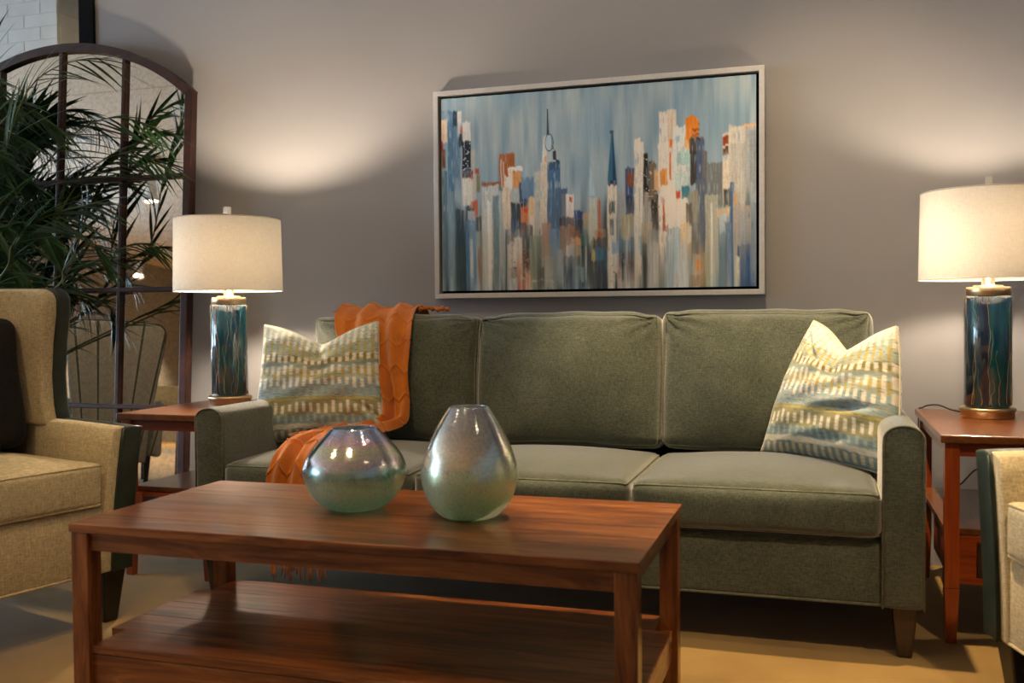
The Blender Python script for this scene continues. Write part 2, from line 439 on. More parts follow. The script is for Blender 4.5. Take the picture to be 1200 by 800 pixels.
# painted block pillar seen past the end of the partition
PX0, PX1, PY0, PY1 = -6.78, -5.462, 6.0, 6.8
BH, BW = 0.0985, 0.31
pil = struct(obj('wall_pillar', MB().box(PX0, PX1-0.006, PY0+0.006, PY1, 0, CEIL), M['mortar']))
bx = MB().box(-BW/2+0.0025, BW/2-0.0018, 0.003, 0.03, -BH/2+0.0012, BH/2-0.0012, 0.003, 1).mesh('block'); bx.materials.append(M['block'])
hb = MB().box(-BW/4+0.0025, BW/4-0.0018, 0.003, 0.03, -BH/2+0.0012, BH/2-0.0012, 0.003, 1).mesh('half_block'); hb.materials.append(M['block'])
rows = int(CEIL/BH)
for r_ in range(0, rows+1):
    z = r_*BH+BH*0.52
    if z+BH/2 > CEIL: break
    off = BW/2 if r_ % 2 else 0
    x = PX1-off-BW/2
    if off: obj('block', hb, None, pil, (PX1-BW/4, PY0, z))
    while x-BW/2 > PX0-0.01:
        obj('block', bx, None, pil, (x, PY0, z)); x -= BW
    # return face of the pillar
    y = PY0+(BW/2 if not r_ % 2 else BW)+0.03
    if not r_ % 2: pass
    else: obj('block', hb, None, pil, (PX1, PY0+0.03+BW/4+0.006, z), (0, 0, math.pi/2))
    y0 = PY0+0.036+(BW/2 if r_ % 2 else 0)
    for q in range(2): obj('block', bx, None, pil, (PX1, y0+BW/2+q*BW, z), (0, 0, math.pi/2))

# ------------------------------------------------------------------ sofa
SX0, SX1, SYF, SYB = -2.015, 0.271, 2.805, 3.76
AW = 0.108; SEAT_W = (SX1-SX0-2*AW)/3
sofa = empty('sofa', 'long sage green fabric sofa with three seat cushions against the grey wall', 'sofa', ((SX0+SX1)/2, 3.28, 0))
def at_root(o, root):      # mesh was made in world metres
    o.location = -Vector(root.location); return o
def sofa_part(name, b, m, parent=None):
    o = obj(name, b, m, sofa if parent is None else parent)
    if parent is None: at_root(o, sofa)
    return o
sofa_part('base_rail', MB().box(SX0+AW-0.004, SX1-AW+0.004, SYF+0.012, SYB-0.03, 0.144, 0.322, 0.018, 4), M['sofa'])
rl = MB(); rl.tube([(SX0+AW, SYF+0.014, 0.148), (SX1-AW, SYF+0.014, 0.148)], 0.004)
sofa_part('rail_welt', rl, M['sofa_welt'])
def arm_profile(inner):    # x-z outline; inner = +1 when the seat is towards +x
    pts = [(0, 0.142), (0, 0.60)]
    for k in range(1, 12):
        a = math.pi*k/12; pts.append((AW/2-AW/2*math.cos(a), 0.598+0.046*math.sin(a)**0.8))
    pts += [(AW, 0.598), (AW, 0.142)]
    return pts
for sgn, x0 in ((1, SX0), (-1, SX1)):
    pr = [(x0+sgn*p[0], p[1]) for p in arm_profile(1)]
    a = sofa_part('arm', MB().prism(pr, 'y', SYF, SYB, 0.012, 3), M['sofa'])
    w = [(p[0]+(0.000), SYF+0.004, p[1]) for p in pr]
    w = [(x0+sgn*(AW/2+(p[0]-AW/2)*0.97), SYF+0.001, 0.146+(p[1]-0.146)*0.995) for p in arm_profile(1)]
    wl_ = MB().tube(w, 0.0032, 5)
    obj('arm_welt', wl_, M['sofa_welt'], a)
sofa_part('back_frame', MB().box(SX0+0.02, SX1-0.02, 3.60, SYB, 0.15, 0.735, 0.03, 4), M['sofa'])
for i in range(3):
    cx = SX0+AW+SEAT_W*(i+0.5)
    fm = box_map((SEAT_W/2-0.002, 0.315, 0.066), 0.030, (0.040, 0.0), (0.004, 0.014), 0.0010, 40+i)
    o = sofa_part('seat_cushion', soft_box('seat_cushion', fm, 26), M['sofa'])
    o.location = Vector((cx, SYF-0.012+0.315, 0.396))-sofa.location
    for sg in (1, -1):
        obj('piping', MB().tube(edge_loop(fm, 2, sg, 40, 0.001), 0.0034, 5, True), M['sofa_welt'], o)
    fb = box_map((SEAT_W/2+0.001, 0.085, 0.242), 0.040, (0.010, 0.0), (0.006, 0.050), 0.0034, 50+i, 0.008)
    o = sofa_part('back_cushion', soft_box('back_cushion', fb, 44), M['sofa'])
    o.location = Vector((cx, 3.475, 0.703+0.004*i))-sofa.location
    o.rotation_euler = (math.radians(-8), math.radians((0.6, -0.3, 0.3)[i]), math.radians((0.8, -0.4, 0.5)[i]))
    obj('piping', MB().tube(edge_loop(fb, 1, -1, 40, 0.001), 0.003, 5, True), M['sofa_welt'], o)
for x in (SX0+0.045, SX1-0.048):
    for y in (SYF+0.055, SYB-0.07):
        sofa_part('leg', MB().taper(x, y, 0, 0.146, 0.020, 0.020, 0.034, 0.034, bevel=0.007), M['espresso'])

# ------------------------------------------------------------------ coffee table
TX0, TX1, TY0, TY1, TZ = -1.714, -0.338, 1.885, 2.508, 0.46
ct = empty('coffee_table', 'low reddish acacia wood coffee table with open lower shelf in front of the sofa', 'coffee table', ((TX0+TX1)/2, (TY0+TY1)/2, 0))
def ct_part(name, b, m): return at_root(obj(name, b, m, ct), ct)
nb = 6; bw = (TY1-TY0)/nb
for k in range(nb):
    ct_part('top_board', MB().box(TX0, TX1, TY0+bw*k+0.0003, TY0+bw*(k+1)-0.0003, TZ-0.022, TZ, 0.0022 if k in (0, nb-1) else 0.0006, 2), M['acacia_x'])
LEG = 0.047; IN = 0.004
lx = (TX0+IN, TX1-IN-LEG); ly = (TY0+IN, TY1-IN-LEG)
for x in lx:
    for y in ly: ct_part('leg', MB().box(x, x+LEG, y, y+LEG, 0, TZ-0.022, 0.002), M['acacia_z'])
for y in (ly[0]+0.010, ly[1]+0.010):
    ct_part('apron', MB().box(lx[0]+LEG, lx[1], y, y+0.022, TZ-0.066, TZ-0.022, 0.001), M['acacia_x'])
for x in (lx[0]+0.014, lx[1]+0.010):
    ct_part('apron', MB().box(x, x+0.022, ly[0]+LEG, ly[1], TZ-0.066, TZ-0.022, 0.001), M['acacia_y'])
SZ = 0.167
sb = (TY1-TY0-0.02)/5
for k in range(5):
    y0 = TY0+0.012+sb*k; edge = k in (0, 4)
    ct_part('shelf_board', MB().box(lx[0]+(LEG if edge else 0.004), lx[1]+(0 if edge else LEG-0.004), y0+0.0003, y0+sb-0.0003, SZ-0.020, SZ, 0.0015), M['acacia_x'])
for y in (ly[0]+0.012, ly[1]+0.010):
    ct_part('lower_rail', MB().box(lx[0]+LEG, lx[1], y, y+0.022, SZ-0.100, SZ-0.023, 0.001), M['acacia_x'])
for x in (lx[0]+0.014, lx[1]+0.010):
    ct_part('lower_rail', MB().box(x, x+0.022, ly[0]+LEG, ly[1], SZ-0.100, SZ-0.023, 0.001), M['acacia_y'])

# ------------------------------------------------------------------ end tables
def end_table(x0, x1, y0, y1, label):
    H = 0.60
    t = empty('end_table', label, 'end table', ((x0+x1)/2, (y0+y1)/2, 0), group=None)
    def part(n, b, m, parent=None): return at_root(obj(n, b, m, t), t)
    part('tabletop', MB().box(x0, x1, y0, y1, H-0.024, H, 0.004), M['cherry_top'])
    L = 0.040
    for x in (x0+0.012, x1-0.012-L):
        for y in (y0+0.014, y1-0.014-L):
            l = MB().box(x, x+L, y, y+L, 0.16, H-0.024, 0.002)
            l.taper(x+L/2, y+L/2, 0, 0.16, L/2-0.006, L/2-0.006, L/2, L/2, bevel=0.002)
            part('leg', l, M['cherry_z'])
    for y in (y0+0.022, y1-0.022-0.02): part('apron', MB().box(x0+0.012+L, x1-0.012-L, y, y+0.02, H-0.062, H-0.024, 0.001), M['cherry_x'])
    for x in (x0+0.02, x1-0.02-0.02): part('apron', MB().box(x, x+0.02, y0+0.014+L, y1-0.014-L, H-0.062, H-0.024, 0.001), M['cherry_y'])
    S = 0.325
    part('lower_shelf', MB().box(x0+0.016, x1-0.016, y0+0.058, y1-0.05, S-0.018, S, 0.002), M['cherry_top'])
    # drawer box under the shelf
    cz0, cz1 = S-0.150, S-0.018
    part('drawer_case', MB().box(x0+0.024, x1-0.024, y0+0.03, y0+0.40, cz0+0.012, cz1-0.002).box(x0+0.016, x1-0.016, y0+0.018, y0+0.034, cz0, cz0+0.018).box(x0+0.052, x0+0.096, y0+0.018, y0+0.034, cz0+0.018, cz1).box(x1-0.096, x1-0.052, y0+0.018, y0+0.034, cz0+0.018, cz1), M['cherry_x'])
    d = part('drawer', MB().box(x0+0.100, x1-0.100, y0+0.020, y0+0.032, cz0+0.022, cz1-0.012, 0.002), M['walnut_x'])
    return t
end_table(-2.462, -2.062, 2.955, 3.60, 'narrow cherry wood end table at the left arm of the green sofa')
end_table(0.328, 0.728, 2.985, 3.775, 'narrow cherry wood end table at the right arm of the green sofa')

# ------------------------------------------------------------------ table lamps
def shade_mat():
    t = NT('linen_shade'); f = t.math('ADD', t.noise(t.coords((1, 1, 0.1)), 500, 2), t.noise(t.coords((0.1, 0.1, 1)), 500, 2))
    col = t.ramp(t.math('MULTIPLY', f, 0.5), [(0.3, c4(0.74, 0.69, 0.60)), (0.7, c4(0.88, 0.85, 0.79))])
    tl = t.n('ShaderNodeBsdfTranslucent'); df = t.n('ShaderNodeBsdfDiffuse'); t.l(col, tl.inputs['Color']); t.l(col, df.inputs['Color'])
    mx = t.n('ShaderNodeMixShader'); mx.inputs[0].default_value = 0.30; t.l(df.outputs[0], mx.inputs[1]); t.l(tl.outputs[0], mx.inputs[2])
    t.l(mx.outputs[0], t.out.inputs['Surface']); return t.m
M['shade'] = shade_mat()
def glass_mat():
    t = NT('teal_art_glass'); v = t.coords((1, 1, 0.06)); a = t.noise(v, 34, 4, 0.6, 0.3); b = t.noise(t.coords((1, 1, 0.35)), 9, 3)
    col = t.ramp(t.math('ADD', t.math('MULTIPLY', a, 0.65), t.math('MULTIPLY', b, 0.35)), [(0.36, c4(0.002, 0.006, 0.020)), (0.48, c4(0.006, 0.030, 0.070)), (0.57, c4(0.004, 0.075, 0.085)), (0.66, c4(0.03, 0.12, 0.17)), (0.78, c4(0.16, 0.24, 0.30))])
    t.set(Base_Color=col, Roughness=0.10, Coat_Weight=0.8, Coat_Roughness=0.03, Specular_IOR_Level=0.6)
    t.bump(a, 0.35, 0.004); return t.m
M['tealglass'] = glass_mat()
M['goldthread'] = plain('gold_thread', c4(0.55, 0.40, 0.24), 0.3, 0.7, 0.3, 40)
def table_lamp(x, y, z, label, seed, cord, bulb):
    rg = random.Random(seed)
    t = empty('table_lamp', label, 'lamp', (x, y, z))
    obj('base_disc', MB().lathe([(0.079, 0), (0.081, 0.003), (0.081, 0.020), (0.085, 0.022), (0.086, 0.030), (0.083, 0.034), (0.04, 0.035)], 56), M['brass'], t)
    R = 0.0715
    col = obj('glass_column', MB().lathe([(R-0.008, 0.034), (R, 0.042), (R, 0.392), (R-0.004, 0.398), (R-0.01, 0.400)], 56), M['tealglass'], t)
    g = MB()
    for k in range(46):                     # gold threads trailed over the glass
        a = rg.uniform(0, 6.28); top = rg.random() < 0.55
        z0 = 0.395 if top else 0.045; L = rg.uniform(0.08, 0.34)
        pts = []; n = 14; w = rg.uniform(-0.25, 0.25); jig = rg.uniform(0, 6)
        for i in range(n):
            f = i/(n-1); aa = a+w*f+0.05*math.sin(f*9+jig)+0.02*math.sin(f*23+jig)
            zz = z0-L*f if top else z0+L*f
            zz = min(max(zz, 0.045), 0.396); pts.append(((R+0.0004)*math.cos(aa), (R+0.0004)*math.sin(aa), zz))
        r0 = rg.uniform(0.0007, 0.0016)
        g.tube(pts, [r0*(1-0.7*i/(n-1)) for i in range(n)], 4)
    th = obj('gold_threads', g, M['goldthread'], col); th['kind'] = 'stuff'
    obj('neck_cap', MB().lathe([(0.064, 0.398), (0.067, 0.401), (0.067, 0.424), (0.065, 0.428), (0.046, 0.429), (0.044, 0.434), (0.020, 0.435), (0.019, 0.470), (0.008, 0.471)], 48), M['brass'], t)
    sh = obj('lamp_shade', MB().lathe([(0.2125, 0.452), (0.2075, 0.740), (0.2055, 0.740), (0.2105, 0.452), (0.2125, 0.452)], 72, caps=False), M['shade'], t)
    for zz, rr in ((0.454, 0.2118), (0.738, 0.2068)):
        obj('rim', MB().tube([(rr*math.cos(2*math.pi*k/72), rr*math.sin(2*math.pi*k/72), zz) for k in range(72)], 0.0022, 5, True), M['shade'], sh)
    s = MB()
    for k in range(3):
        a = 2*math.pi*k/3+0.4; s.tube([(0, 0, 0.735), (0.206*math.cos(a), 0.206*math.sin(a), 0.735)], 0.0018)
    obj('spider', s, M['brass'], t)
    h = MB().tube(catmull([(0.018, 0, 0.47), (0.055, 0, 0.56), (0.05, 0, 0.68), (0, 0, 0.737), (-0.05, 0, 0.68), (-0.055, 0, 0.56), (-0.018, 0, 0.47)], 40), 0.0018, 5)
    obj('harp', h, M['brass'], t)
    obj('socket', MB().lathe([(0.010, 0.468), (0.010, 0.50), (0.017, 0.505), (0.017, 0.54), (0.013, 0.545)], 20), M['brass'], t)
    obj('bulb', MB().lathe([(0.012, 0.545), (0.016, 0.56), (0.028, 0.585), (0.030, 0.605), (0.026, 0.625), (0.014, 0.638), (0.004, 0.641)], 20), bulb, t)
    f = MB().box(-0.0115, 0.0115, -0.0115, 0.0115, 0.752, 0.79, 0.002).lathe([(0.006, 0.735), (0.006, 0.752)], 12)
    obj('finial', f, M['acrylic'], t)
    c = MB().tube(catmull(cord, 60), 0.0028, 6)
    obj('cord', c, M['cord'], t)
    return t
table_lamp(-2.262, 3.385, 0.60, 'teal glass table lamp with lit drum shade, beside the tall arched mirror', 3,
           [(0.07, 0.0, 0.012), (0.10, 0.03, 0.014), (0.125, 0.06, 0.028), (0.15, 0.09, 0.022), (0.165, 0.16, 0.006), (0.15, 0.235, 0.005), (0.12, 0.245, -0.2), (0.1, 0.30, -0.58)], M['bulb_left'])
table_lamp(0.527, 3.515, 0.60, 'teal glass table lamp with lit drum shade, at the right edge above the pale armchair', 5,
           [(-0.07, 0.03, 0.012), (-0.10, 0.10, 0.014), (-0.13, 0.17, 0.022), (-0.16, 0.20, 0.018), (-0.175, 0.235, 0.006), (-0.185, 0.285, -0.02), (-0.17, 0.31, -0.20), (-0.12, 0.33, -0.33), (-0.04, 0.33, -0.28), (0.02, 0.325, -0.22), (0.08, 0.33, -0.28), (0.12, 0.33, -0.4), (0.12, 0.36, -0.59)], M['bulb_right'])

# ------------------------------------------------------------------ framed painting
PXL, PXR, PZB, PZT = -1.568, -0.2015, 1.0205, 1.8985     # outer frame on the wall
FD = 0.05
pt = empty('framed_painting', 'large framed abstract city skyline painting in blue, white and orange above the sofa', 'painting', ((PXL+PXR)/2, WALL_Y, (PZB+PZT)/2))
fw = 0.021
def pt_part(n, b, m): return at_root(obj(n, b, m, pt), pt)
yF = WALL_Y-FD
for n, poly in (('frame_rail', [(PXL, PZT), (PXR, PZT), (PXR-fw, PZT-fw), (PXL+fw, PZT-fw)]), ('frame_rail', [(PXL, PZB), (PXR, PZB), (PXR-fw, PZB+fw), (PXL+fw, PZB+fw)]),
                ('frame_stile', [(PXL, PZB), (PXL, PZT), (PXL+fw, PZT-fw), (PXL+fw, PZB+fw)]), ('frame_stile', [(PXR, PZB), (PXR, PZT), (PXR-fw, PZT-fw), (PXR-fw, PZB+fw)])):
    pt_part(n, MB().prism(poly, 'y', yF, WALL_Y-0.001, 0.0015, 2), M['silver'])
pt_part('float_tray', MB().box(PXL+fw-0.002, PXR-fw+0.002, WALL_Y-0.012, WALL_Y-0.006, PZB+fw-0.002, PZT-fw+0.002), M['black'])
ci = fw+0.011
CX0, CX1, CZ0, CZ1 = PXL+ci, PXR-ci, PZB+ci, PZT-ci
# picture frame of reference used while noting the strokes: canvas corners
def uv(x, y):
    u = (x-522.4)/(886.8-522.4); top = 118.0-28.0*u; bot = 340.2-3.5*u
    return u, (y-top)/(bot-top)
STROKES = """522 132 531 142 6f8ea6|522 141 531 168 d0bfae|531 132 539 300 4d7697|538 130 544 152 26344a|538 150 547 225 5d7d98|544 131 549 160 c9cbc9|547 149 551 157 a23a35|545 157 550 173 2c3440|550 144 560 168 d0d3d2|549 166 560 203 1a2436|549 203 560 211 5a4f4c
522 168 525 186 a8323a|523 176 528 197 6b4a34|560 176 565 220 a9ada8|560 200 562.5 212 9b2c33|565 198 570 206 a4502f|566 206 571 225 7b7c5d|549 210 562 240 c9cac6|562 205 566 240 b5b5b0|560 236 568 253 b55a35|555 244 563 248 2a2a2c|555 247 564 264 a8b2bb|565 254 575 272 3a3f3c|553 258 566 345 4f7ea8|558 280 562 325 c0cedc|540 245 551 345 2b4150|530 225 538 345 6f8b9c|523 200 530 345 54718a|568 290 574 330 8c5a45|571 270 579 345 6d6d60
573 216 594 345 b9c1c0|573 214 596 218 8b5a3a|580 235 585 345 dcdfdc|587 230 597 345 6d8792|594 225 602 345 a9b4b8|595 181 614 222 9c5a2c|597 187 598 222 d8c8b8|600 190 601 222 d8c8b8|606 197 624 201 e8e2d8|606 200 612 222 dccbbb|611 203 622 222 c79058|601 208 610 226 d6d2ca|599 220 609 268 cfc3b0|609 236 629 270 22343d|609 256 617 279 2b3f68|609 222 620 238 a8b0ac
619 214 631 236 2e4a66|622 208 638 232 6283a3|621 241 632 261 d0762e|623 242 630 248 b33a25|630 232 638 272 d0b48c|632 252 639 275 cfc9bc|619 264 636 292 222f3c|604 278 622 336 d6d2ca|604 275 613 285 4a3a34|605 312 619 326 6a625e|615 308 622 322 c06a3a|616 328 627 341 a5502c|622 292 632 326 4e3a30|626 318 635 338 c9a78c|629 322 634 330 d89048
637 201 646 330 b6b6ae|645 191 654 330 c8c0b0|653 189 669 268 41668c|655 191 668 200 35506e|647 178 653 193 d2c6b4|650 183 652.5 190 c89858|653 178 662 192 8fa3ae|660 178 663.5 191 25313a|657 187 668 191 22303c|648.5 160 653 178 c3c7c6|653 174 661 177.5 1e2c3a
653 222 677 268 4a6683|669 228 677 256 6a7380|675 227 684 256 d8d5cf|679 229 682.5 236 b03530|667 255 684 266 3b3a42|684 247 695 259 1e3f78|694 249 702 269 a8966e|694 250 696 255 c0682f|683 258 695 274 2a3a4c|646 262 657 302 a48774|656 268 668 297 7090b0|668 265 684 302 8c7565|679 264 685 283 9a5c30|681 272 693 280 6e4a22|681 279 693 288 d0a070|675 287 685 302 c8ccd0|684 288 692 311 a0987c|692 275 703 291 2f5c50|693 288 704 336 1f2a30|697 290 699 330 c0c8c8|671 300 691 336 3c5062|682 312 696 330 7f98a0|646 300 660 338 a8aea8|660 293 672 338 93a5b0|632 275 646 338 71827a|640 312 649 336 2c3c38|672 312 681 338 2b3b50|634 328 672 330 c4ccc0
702 232 712 282 b8bcb2|713 235 716 290 b55f30|708 268 721 285 b0906a|711 272 716 284 b05a2a|706 279 721 293 2c302a|708 290 723 318 3f6f92|703 305 722 342 39434b|705 295 709 306 b0a060|724 209 734 218 2b3950|723 217 734 322 d0cabb|725 236 732 250 505a58|726 256 731 276 6a7078|723 295 739 341 d2cdc2|735 222 746 282 9ba0a2|744 198 755 255 3b4f78|746 203 754 219 7d4a34|745 230 753 253 22324c|739 252 753 282 a8a080|738 280 766 298 4a7a98|728 283 738 298 7fa3c0|749 277 761 297 2c5a88|736 295 758 313 3c3230|745 305 754 334 4a2c26|753 305 759 327 d0b488|734 317 737.5 325 a83028|728 330 756 341 b8b4ae|731 320 734 341 3a424a
754 168 765 345 d6cfc2|754 164 761 180 ddd6ca|760 275 768 298 4a8fae|764 181 769 228 2a2622|769 190 774 228 3c3530|764 217 779 242 1e1c1c|765 226 775 282 9a9690|773 230 783 277 25201e|762 262 774 287 a89c80|770 192 779 236 6f6254|776 200 783 225 d0a878|762 286 769 342 3a3c3e|768 270 790 342 8a8a8a|775 283 781 342 b8b6b0
782 132 800 300 dcd4ca|791 132 800 168 cdc0ae|781 170 797 295 ddd5c9|783 200 791 219 d08a3c|793 165 796.5 176 d0782a|793.5 180 795.5 212 c8763a|786 234 791 254 c05c28|785 252 791 272 a8664a|788 225 813 264 e0d8cc|797 150 816 216 d4d8d4|800 160 804 167 8fb0bc|802 180 816 196 a0c2bf|799 203 813 223 bcccc8|806 219 815 234 3a7a8c|800 224 805 234 c4453a|797 235 813 268 e2dace
810 163 820 176 d8a868|811 141 825 165 d57f22|817 147 826 150 8a4a20|818 153 826 156 8a4a20|819 159 826 162 8a4a20|815 163 830 180 4a4440|816 177 826 217 3a3836|823 166 831 228 4a5a7c|829 178 834 230 6a6a6c|822 212 833 302 5a6474|814 225 824 264 8d8a78|811 240 818 263 5a4a3e|805 262 814 287 d8bf94|812 265 818 292 d8cfba|808 285 823 305 a08a70|817 263 826 312 5c574e|834 192 851 243 6f7678|832 230 846 338 a8a99c|838 240 840 330 d6d8d2|845 245 858 256 d4b78c|847 252 856 274 b8c8d0
851 158 859 242 d6cbbb|851 161 858 172 8a3c22|851 174 857 183 5a3a28|859 158 863 171 a86a48|857 150 875 250 c8c4ba|860 170 874 242 b4b2aa|873 148 889 151 d8ae80|874 151 889 240 a4a8a8|880 155 889 235 8e979d|852 222 859.5 244 3e3f40|859 215 862.5 305 3a628c|862 228 866 242 c0a070|853 262 863 338 4a6a90|862 242 881 302 aba39a|868 250 878 320 9aa0a4|866 288 875 338 3b5170|875 286 885 338 2f5084|880 238 889 332 7f8e9c|863 300 869 337 c4c4b4
797 285 813 340 b4b9bc|797 268 803 322 a9c0cc|790 268 798 338 8fa3ae|818 298 836 338 a0a48c|814 322 831 338 8a7458|821 303 831 317 cf7f34"""
def paint_canvas(W=460, H=296):
    yy, xx = np.mgrid[0:H, 0:W]; u = (xx+0.5)/W; v = (yy+0.5)/H
    fine = vnoise(H, W, 14, 1.6, 1); mid = vnoise(H, W, 60, 7, 2); spk = vnoise(H, W, 1.3, 1.3, 3); big = vnoise(H, W, 60, 60, 4)
    def blend(C, m, col): return C*(1-m[..., None])+np.asarray(col)*m[..., None]
    sky = np.ones((H, W, 3))*hexc('8fa5b0')
    sky = blend(sky, np.clip((mid-0.5)*1.6, 0, 0.8), hexc('6a8ba3')); sky = blend(sky, np.clip((0.45-mid)*1.5, 0, 0.5), hexc('a9b6ba'))
    sky = blend(sky, np.clip((big-0.55)*1.2, 0, 0.45), hexc('7194ad'))
    # vertical drips that the lower half dissolves into
    cols = [hexc(c) for c in ('5a7484', '8ea0a8', '2f4350', 'b8c0c0', '44617c', '7c857c', '98a8b0', '364a4c')]
    drip = np.zeros((H, W, 3)); rg = np.random.default_rng(11)
    x = 0
    while x < W:
        w = int(rg.integers(3, 12)); drip[:, x:x+w] = cols[int(rg.integers(len(cols)))]*rg.uniform(0.8, 1.15); x += w
    k = np.ones(5)/5
    for c in range(3):
        for r in range(0, H): drip[r, :, c] = np.convolve(np.pad(drip[r, :, c], 2, 'edge'), k, 'valid')
    m = np.clip((v-0.52+0.28*(mid-0.5))/0.16, 0, 1); C = blend(sky, m, [0, 0, 0])+drip*m[..., None]
    wob = (vnoise(H, W, 20, 4, 8)-0.5)*0.016+(vnoise(H, W, 9, 1.5, 10)-0.5)*0.010; wobx = (vnoise(H, W, 22, 14, 9)-0.5)*0.004
    n = 0
    for line in STROKES.replace('\n', '|').split('|'):
        a = line.split(); x0, y0, x1, y1 = map(float, a[:4]); col = hexc(a[4]); n += 1
        u0, v0 = uv(x0, y0); u1, v1 = uv(x1, y1); uc = (u0+u1)/2
        ex, ey = 0.0035, 0.010
        long_ = (y1-y0) > 55
        U = u+wobx; V = v+wob
        mx_ = np.clip((U-u0)/ex+0.5, 0, 1)*np.clip((u1-U)/ex+0.5, 0, 1)
        ft = 0.25*(v1-v0) if long_ else ey
        my_ = np.clip((V-v0)/ey+0.5, 0, 1)*np.clip((v1-V+(fine-0.5)*ft*1.2)/max(ft, ey)+0.3, 0, 1)
        dry = np.clip(1.0-0.55*np.clip(fine-0.62, 0, 1)*3, 0.25, 1)
        if long_: dry = dry*np.clip(1.15-0.9*np.clip(fine-0.55, 0, 1)*2, 0.35, 1)
        al = mx_*my_*dry
        var = 1+0.30*(fine-0.5)+0.22*(spk-0.5)
        C = C*(1-al[..., None])+(col[None, None]*var[..., None])*al[..., None]
    def poly(pts, col, soft=0.0025):
        nonlocal C
        q = [uv(*p) for p in pts]; d = np.full((H, W), 9.0); s = 0
        ar = sum(q[i][0]*q[(i+1) % len(q)][1]-q[(i+1) % len(q)][0]*q[i][1] for i in range(len(q)))
        for i in range(len(q)):
            a, b = q[i], q[(i+1) % len(q)]; L = math.hypot(b[0]-a[0], b[1]-a[1])
            dd = ((b[0]-a[0])*(v-a[1])-(b[1]-a[1])*(u-a[0]))/L; d = np.minimum(d, dd if ar > 0 else -dd)
        al = np.clip(d/soft+0.5, 0, 1); C = C*(1-al[..., None])+(hexc(col)[None, None]*(0.85+0.3*fine)[..., None])*al[..., None]
    poly([(728, 156), (730, 156), (733.5, 212), (723.5, 212)], '2a6480'); poly([(729, 158), (730, 158), (733.5, 212), (729.5, 212)], '1e3a5c')
    poly([(726.5, 154), (730.5, 154), (730.5, 158), (726.5, 158)], '3a5068')
    poly([(703, 196), (705, 200), (709, 230), (702, 230)], '9db8c4'); poly([(811, 141), (819, 136), (825, 146), (825, 152), (811, 152)], 'd57f22')
    poly([(653.2, 129), (654.4, 129), (655.6, 161), (652.6, 161)], '2e3c46', 0.0018)
    poly([(648.5, 166), (652, 160), (653, 178), (647.5, 190)], 'd0d0cc'); poly([(653, 176), (661, 176), (663, 190), (653, 190)], 'a4b4bc'); poly([(659.5, 178), (663.5, 178), (664, 188), (660, 188)], '26323c')
    # domed tower top
    cu, cv = uv(655.6, 168); ru = 5.2/364.4; rv = 10.5/235
    e = ((u-cu)/ru)**2+((v-cv)/rv)**2
    C = blend(C, np.clip((1.10-e)*6, 0, 1), hexc('33444f')); C = blend(C, np.clip((0.84-e)*7, 0, 1), hexc('a4bac8')); C = blend(C, np.clip((0.80-e)*6, 0, 1)*np.clip((u-cu-0.25*ru)/ru*2.5, 0, 1), hexc('4f6b80')); C = blend(C, np.clip((0.16-((u-cu-0.2*ru)/ru)**2-0.4*((v-cv)/rv)**2)*6, 0, 0.6), hexc('b4c4cc'))
    # window ticks on the dark and the white towers
    for (x0, y0, x1, y1, col, dens) in ((549, 168, 560, 202, 'b8c4c8', .80), (765, 185, 779, 240, 'c0b8a8', .80), (605, 285, 621, 330, '4a3c34', .80), (622, 295, 632, 325, 'a08870', .72), (774, 235, 783, 275, '8a8076', .85), (737, 296, 752, 312, 'a89890', .82), (725, 300, 738, 338, '606468', .86)):
        u0, v0 = uv(x0, y0); u1, v1 = uv(x1, y1)
        mk = (u > u0)*(u < u1)*(v > v0)*(v < v1)*(vnoise(H, W, 2.2, 3.0, int(x0)) > dens)
        C = blend(C, mk*0.75, hexc(col))
    S = np.cumsum(np.concatenate([np.repeat(C[:1], 22, 0), C, np.repeat(C[-1:], 22, 0)], 0), 0); B = (S[44:]-S[:-44])/44.0
    wgt = np.clip((v-0.52)/0.30, 0, 1)*np.clip(0.30+1.1*vnoise(H, W, 50, 5, 41)-0.25*mid, 0, 0.92)
    C = C*(1-wgt[..., None])+(0.72*B+0.28*drip*(0.7+0.6*fine[..., None]))*wgt[..., None]
    weave = 1+0.05*(vnoise(H, W, 1, 1, 21)-0.5); streak = 1+0.14*(vnoise(H, W, 40, 1.2, 22)-0.5)
    return np.clip(C*weave[..., None]*streak[..., None]*1.0, 0, 1)
def grid_faces(h, w, wrap=False):
    i = np.arange(h*w).reshape(h, w); a = i[:-1, :-1].ravel(); b = i[:-1, 1:].ravel(); c = i[1:, 1:].ravel(); d = i[1:, :-1].ravel()
    return np.stack([a, b, c, d], 1).tolist()
PC = paint_canvas(); ph, pw = PC.shape[:2]
gy, gx = np.mgrid[0:ph, 0:pw]
relief = (vnoise(ph, pw, 6, 2, 31)-0.5)*0.0006
Vc = np.stack([CX0+(CX1-CX0)*gx/(pw-1), WALL_Y-0.040+relief, CZ1+(CZ0-CZ1)*gy/(ph-1)], -1).reshape(-1, 3)
me = mesh('canvas', Vc, grid_faces(ph, pw)); set_cols(me, PC.reshape(-1, 3)*PAINT_GAIN)
M['paint'] = attr_mat('painted_canvas', 0.55, spec=0.35)
pt_part('canvas', me, M['paint'])
pt_part('stretcher', MB().box(CX0, CX1, WALL_Y-0.0385, WALL_Y-0.013, CZ0, CZ1), M['black'])

